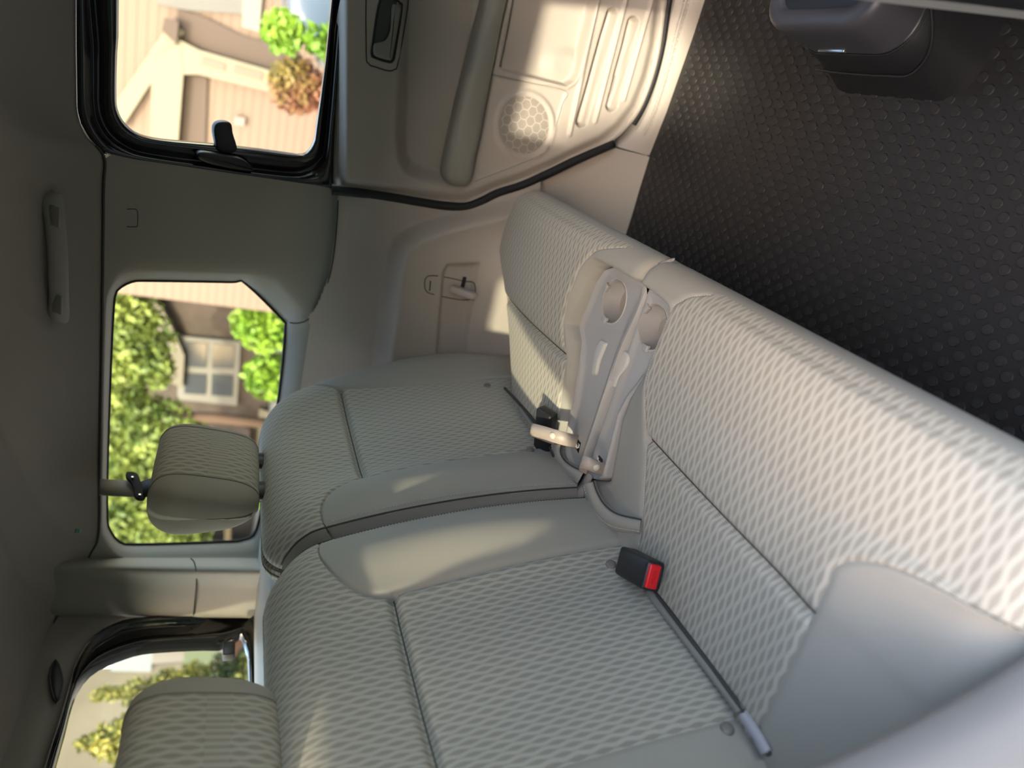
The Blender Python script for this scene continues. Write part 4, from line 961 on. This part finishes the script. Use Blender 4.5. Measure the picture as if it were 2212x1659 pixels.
# ------------------------------------------------------------------ outside the windows
GZ = -1.62
gm = M('dry_driveway_ground', (.2, .185, .16), .9, .2, var=.25, vscale=.6)
S_('ground', *rboxVF((20, 15, GZ - .1), E3, (60, 60, .1), .02, 1), gm)
OUT = .41
def MO(name, col, *a, **k): return M(name, tuple(c*OUT for c in col), *a, **k)
def siding(name, col, step, vertical=False, dark=.75):
    m = bpy.data.materials.new(name); m.use_nodes = True; q = NB(m); t = q.n.new('ShaderNodeTexCoord'); sp = q.n.new('ShaderNodeSeparateXYZ'); q.l.new(t.outputs['Object'], sp.inputs[0])
    v = sp.outputs[1] if vertical else sp.outputs[2]
    k = q.smooth(q.math('FRACT', q.math('DIVIDE', v, step)), .0, .16)
    q.l.new(q.mix(k, tuple(c*dark for c in col), col), q.b.inputs['Base Color']); q.b.inputs['Roughness'].default_value = .8; q.bump(k, .5, .01); MT[name] = m; return m
PINK = siding('pink_lap_siding', (.15, .11, .088), .16); CREAM = MO('cream_trim_paint', (.42, .385, .29), .7, .3); PINKB = MO('pink_trim_panel', (.38, .26, .205), .7)
BROWN = MO('mauve_brown_and_shade', (.17, .125, .105), .85); GREYW = MO('pale_grey_wall', (.26, .26, .26), .8)  # the brown serves real boards and also painted wall shade
STONE = MO('brown_stone_wall', (.19, .155, .13), .95, .2, var=.5, vscale=2.2); WPANE = MO('grey_window_pane', (.14, .16, .18), .15, .5); WFR = MO('white_window_frame', (.40, .39, .34), .6)
def slab(name, pix, X, th, mat, par, to=None):   # upright slab on the plane X, thickness th away from the cab
    Q = [onx(p, X) for p in pix]; V, F = plateVF(Q, (1, 0, 0), th); return mk(name, V, F, mat, par, smooth=False)
# pink house seen through the door window
XA = 14.0
ha = thing('house', 'pink house with cream trim boards seen through the door window', 'house', (XA, -1, GZ))
mk('wall', *rboxVF((XA + 2.2, -1.2, 1.2), E3, (2.0, 6.3, 2.82), .02, 1), PINK, ha, smooth=False)
slab('gable_board', [(232, 250), (372, 45), (398, 70), (265, 275)], XA + .1, -.12, CREAM, ha)
slab('cornice', [(330, 128), (392, 92), (398, 160), (378, 420), (328, 420)], XA + .1, -.22, CREAM, ha)
slab('corner_post', [(385, 84), (432, 108), (640, 168), (626, 208), (430, 160), (385, 160)], XA + .05, -.16, CREAM, ha)
for a in ((436, 122, 488, 138), (506, 140, 568, 158)):
    slab('post_panel', [(a[0], a[1]), (a[2], a[3]), (a[2]-4, a[3]+16), (a[0]-4, a[1]+16)], XA - .12, -.02, PINKB, ha)
slab('shaded_wall', [(384, 20), (440, 36), (520, 76), (640, 110), (630, 170), (432, 112), (384, 88)], XA + .15, -.05, BROWN, ha)  # wall in shadow, the shade put into the brown colour
slab('porch_shade', [(396, 160), (448, 168), (440, 420), (384, 420)], XA + .15, -.03, BROWN, ha)  # brown slab standing in for the shade under the porch
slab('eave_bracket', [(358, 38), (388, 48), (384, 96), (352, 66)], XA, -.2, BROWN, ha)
slab('upper_window', [(330, -60), (530, -60), (524, 30), (400, 22), (340, 8)], XA + .15, -.06, GREYW, ha)
slab('window_board', [(528, -60), (570, -60), (560, 70), (522, 58)], XA + .15, -.08, WFR, ha)
for a in ((508, 250, 530, 272),): slab('wall_lamp', [(a[0], a[1]), (a[2], a[1]+4), (a[2]-3, a[3]), (a[0]-3, a[3]-4)], XA + .15, -.08, MO('faint_mauve_fitting', (.42, .33, .30), .6), ha)
# stone house seen through the quarter window
XB = 20.0
hb = thing('house', 'brown stone house with a white four-pane window behind green trees', 'house', (XB, 8, GZ))
mk('wall', *rboxVF((XB + 2.4, 9.5, 1.4), E3, (2.0, 7.5, 3.0), .02, 1), STONE, hb, smooth=False)
wd = slab('window', [(388, 722), (520, 735), (512, 872), (384, 858)], XB + .38, -.15, WFR, hb)
for a in ((402, 738, 447, 794), (460, 742, 506, 796), (400, 806, 446, 852), (458, 808, 504, 856)):
    slab('pane', [(a[0], a[1]), (a[2], a[1]+3), (a[2]-2, a[3]), (a[0]-2, a[3]-3)], XB + .22, -.03, WPANE, wd)
slab('gable_board', [(296, 600), (318, 598), (370, 690), (400, 760), (396, 830), (360, 812), (352, 720)], XB + .3, -.3, CREAM, hb)
slab('eave_board', [(480, 560), (640, 560), (620, 660), (470, 648)], XB - .2, -.2, CREAM, hb)
slab('eave_stripe', [(486, 640), (600, 652), (598, 660), (485, 648)], XB - .42, -.02, PINKB, hb)
slab('stone_band', [(560, 880), (590, 890), (580, 1010), (552, 1000)], XB + .2, -.1, CREAM, hb)
slab('porch_roof', [(505, 900), (540, 910), (536, 1030), (500, 1020)], XB + .2, -.5, BROWN, hb)
# pale slatted garage to the rear of it
gd = thing('garage', 'pale grey garage with upright boards behind the headrest', 'garage', (17, 17, GZ))
mk('wall', *rboxVF((18.8, 20.0, -.1), E3, (1.0, 4.6, 1.5), .02, 1), siding('pale_upright_boards', (.138, .13, .122), .42, True, .7), gd, smooth=False)
slab('board', [(486, 1095), (500, 1097), (498, 1185), (484, 1183)], 17.7, -.04, MO('ochre_board', (.45, .33, .18), .8), gd)

def leaf_mat(name, a, b):
    m = bpy.data.materials.new(name); m.use_nodes = True; q = NB(m); t = q.n.new('ShaderNodeTexCoord'); nz = q.n.new('ShaderNodeTexNoise'); nz.inputs['Scale'].default_value = 1.6; q.l.new(t.outputs['Object'], nz.inputs['Vector'])
    q.l.new(q.mix(q.smooth(nz.outputs['Fac'], .35, .65), tuple(c*.55 for c in a), tuple(c*.55 for c in b)), q.b.inputs['Base Color']); q.b.inputs['Roughness'].default_value = .6
    MT[name] = m; return m
LEAF = leaf_mat('mid_green_leaves', (.10, .17, .03), (.30, .40, .08)); LIME = leaf_mat('bright_green_leaves', (.16, .36, .02), (.30, .52, .04)); CONI = leaf_mat('yellow_green_needles', (.05, .08, .025), (.40, .38, .06)); REDL = leaf_mat('reddish_leaves', (.34, .13, .08), (.30, .26, .06)); BARK = MO('brown_bark', (.16, .10, .07), .9)
def leaves(c, rad, n, size, rng):
    p = rng.normal(size=(n, 3)); p /= np.linalg.norm(p, axis=1)[:, None]; p *= (rng.random((n, 1))**.4); p = np.array(c) + p*np.array(rad)
    a = rng.normal(size=(n, 3)); a /= np.linalg.norm(a, axis=1)[:, None]; b = np.cross(a, rng.normal(size=(n, 3))); b /= np.linalg.norm(b, axis=1)[:, None]
    s = size*(.6 + .8*rng.random((n, 1))); V = np.stack([p - a*s, p + b*s*.55, p + a*s, p - b*s*.55], 1).reshape(-1, 3)
    return V, [(4*i, 4*i+1, 4*i+2, 4*i+3) for i in range(n)]
def tree(name, label, blobs, mat, leaf, per, trunk=None, seed=1, group=None, cat='tree'):
    rng = np.random.default_rng(seed); base = trunk[0] if trunk else (blobs[0][0][0], blobs[0][0][1], GZ)
    t = thing(name, label, cat, base, group)
    V, F = merge([leaves(c, r, int(per*r[0]*r[1]*r[2]**.5 + 200), leaf, rng) for c, r in blobs]); mk('foliage', V, F, mat, t, smooth=False)['kind'] = 'stuff'
    if trunk: tube('trunk', trunk, .14, BARK, t, 8)
    return t
def pxat(p, X): return onx(p, X)
XT = 16.0
bl = []
for p, r in (((268, 665), .75), ((300, 735), .8), ((262, 780), .6), ((330, 800), .5), ((250, 860), .75), ((300, 900), .55), ((345, 930), .9), ((262, 960), .7), ((290, 1040), .85), ((340, 1110), 1.0), ((262, 1130), .7), ((400, 940), .6), ((300, 1170), .8), ((240, 1230), 1.0), ((390, 1150), .8)):
    c = pxat(p, XT); bl.append((c, (r*.8, r, r)))
q = pxat((300, 900), XT)
tree('tree', 'leafy green tree in front of the brown stone house', bl, LEAF, .10, 2000, [(q[0], q[1], GZ), (q[0], q[1] - .1, 0.), (q[0], q[1], 1.6)], 3)
for k, (p, r, lb) in enumerate((((575, 700), .85, 'bright green bush below the four-pane window, beside the cream eave'), ((588, 815), .75, 'bright green bush below the stone house, beside the backrest top'))):
    c = pxat(p, 17.0); tree('bush', lb, [(c, (r*.7, r*.9, r)), (c + [0, 0, -1.0], (r*.7, r*.85, 1.0))], LIME, .10, 2600, None, 11 + k, 'bushes by the stone house', 'bush')
c = pxat((560, 1080), 12.0); tree('bush', 'small green bush between the headrest and the backrest top', [(c, (.14, .16, .2)), (c + [0, 0, -.9], (.16, .18, .8))], LIME, .05, 60000, None, 15, None, 'bush')
c = pxat((612, 68), 8.6); tree('bush', 'bright lime green bush beside the blue and white parked car', [(c, (.25, .22, .22)), (c + [0, 0, -.7], (.24, .22, .6))], LIME, .06, 14000, None, 21, None, 'bush')
c = pxat((640, 185), 9.0); tree('bush', 'round reddish shrub in front of the pink house wall', [(c, (.3, .33, .33)), (c + [0, 0, -.6], (.28, .3, .5))], REDL, .05, 16000, None, 22, None, 'bush')
# conifer and pale hillside house through the rear window
dR = ray(230, 1600); dR = dR/np.linalg.norm(dR)
c = dR*9.0; bl = []
for k in range(16):
    f = k/15; z = -1.2 + 2.0*f; bl.append(((c[0], c[1], z), (.85*(1-f)**.8 + .1, .85*(1-f)**.8 + .1, .22)))
for dx, hh in ((-.45, .75), (.35, .6), (.75, .35)):
    for k in range(6): f = k/5; bl.append(((c[0] - dx*.75, c[1] + dx*.66, -.6 + (hh+.6)*f), (.34*(1-f) + .08, .34*(1-f) + .08, .2)))
tree('conifer', 'yellow green conifer behind the rear window', bl, CONI, .035, 16000, [(c[0], c[1], GZ), (c[0], c[1], .6)], 5)
dn = np.array([dR[0], dR[1], 0]); dn /= np.linalg.norm(dn); sd_ = np.array([-dn[1], dn[0], 0])
hc = thing('house', 'pale cream stucco house behind the conifer in the rear window', 'house', dn*17 + [0, 0, GZ])
cst = MO('mottled_cream_stucco', (.30, .28, .22), .9, .2, var=.35, vscale=.9)
mk('wall', *rboxVF(dn*19 + sd_*4.6 + [0, 0, 1.4], (dn, sd_, (0, 0, 1)), (1.5, 6.0, 3.0), .02, 1), cst, hc, smooth=False)
def onpl(p, dist): d = ray(*p); return d*(dist/np.dot(d, dn))
def slabR(name, pix, dist, th, mat, par): V, F = plateVF([onpl(p, dist) for p in pix], -dn, th); return mk(name, V, F, mat, par, smooth=False)
slabR('window', [(236, 1412), (330, 1408), (326, 1452), (240, 1450)], 17.45, .06, MO('pale_blue_pane', (.45, .52, .55), .3), hc)
slabR('sage_wall_panel', [(400, 1380), (470, 1380), (466, 1440), (396, 1440)], 17.45, .05, MO('sage_panel', (.22, .28, .17), .8), hc)  # sage green panel on the stucco wall
pr_ = thing('brick_pier', 'small orange brick pier seen through the rear window corner', 'pier', dn*10 + [0, 0, GZ])
pt = onpl((500, 1408), 10.0); pbx = rboxVF((pt[0], pt[1], (pt[2] + GZ)/2), (dn, sd_, (0, 0, 1)), (.18, .16, (pt[2] - GZ)/2), .02, 1); mk('pier_body', *pbx,  MO('orange_brick', (.42, .17, .08), .9, var=.3, vscale=9), pr_, smooth=False)
for k in range(4): slabR('rail', [(500, 1434+7*k), (545, 1436+7*k), (545, 1439+7*k), (500, 1437+7*k)], 10.5, .04, MO('dark_rail', (.06, .06, .07), .5), pr_)
# parked blue and white car beyond the door window
cc_ = pxat((690, 30), 10.0)
pc = thing('parked_car', 'pale blue parked car beside the lime green bush', 'car', (cc_[0] + .8, cc_[1] - 1.0, GZ))
BLUE = MO('pale_blue_car_paint', (.20, .28, .42), .2, .5, coat=.5)
def carloop(x, s): 
    pr = [(-2.1, -1.25), (-2.1, -.75), (-1.5, -.55), (-.9, -.5), (-.3, -.1), (.8, -.08), (1.4, -.45), (2.0, -.6), (2.1, -.9), (2.1, -1.25)]
    return [(x, cc_[1] - 1.75 + a*s, -.12 + (b+.12)*s + .12) for a, b in smooth_path(pr, 4, True)]
V, F = loft([carloop(cc_[0] + a, s) for a, s in ((-.05, .9), (0, .97), (.1, 1), (1.5, 1), (1.6, .97), (1.65, .9))], True, True, True); mk('car_body', V, F, BLUE, pc, sharp=40)
V, F = plateVF([(cc_[0] - .06, cc_[1] - 1.75 + a, b) for a, b in ((-.75, -.5), (-.25, -.2), (.75, -.18), (1.15, -.48))], (-1, 0, 0), .01); mk('side_window', V, F, MO('car_glass', (.5, .55, .6), .05), pc)
for a in (-1.35, 1.3):
    V, F = loft([[(cc_[0] + x, cc_[1] - 1.75 + a + r*math.cos(t), GZ + .33 + r*math.sin(t)) for t in np.linspace(0, 2*math.pi, 24, endpoint=False)] for x, r in ((-.08, .2), (-.08, .33), (.12, .33))], True, True, True); mk('wheel', V, F, BLACKR, pc, sharp=40)

# unseen greenery on the near side, added to block low sun and sky
rng = np.random.default_rng(31); hg = thing('added_hedge', 'unseen clipped greenery added to block sun and sky beside the open door', 'added_hedge', (-3.0, 0, GZ))
ht = lambda y: 1.45 + .52*sst(.66, .72, y)*sst(1.06, .98, y) + .40*sst(.12, .2, y)*sst(.46, .38, y) + .05*math.sin(y*5.1) + .03*math.sin(y*13.7)  # crest raised in places to keep sun off cushion and floor
hy = np.concatenate([np.arange(-6, -1, .5), np.arange(-1, 2, .04), np.arange(2, 6.5, .5)])
L = [[(-3.1 + hx*.4, y, GZ - .02) if k else (-3.1 + hx*.4, y, ht(y) - .07) for hx, k in ((-1, 1), (-1, 0), (-.8, 0), (.8, 0), (1, 0), (1, 1))] for y in hy]
V, F = loft(L, True, True, True); mk('added_hedge_core', V, F, M('dark_added_hedge_core', (.03, .05, .015), .9), hg, smooth=False)
parts = [leaves((-3.1, y, ht(y) - .05), (.44, .05, .10), 130, .035, rng) for y in np.arange(-3.0, 4.0, .05)]
V, F = merge(parts); mk('added_hedge_leaves', V, F, LEAF, hg, smooth=False)['kind'] = 'stuff'
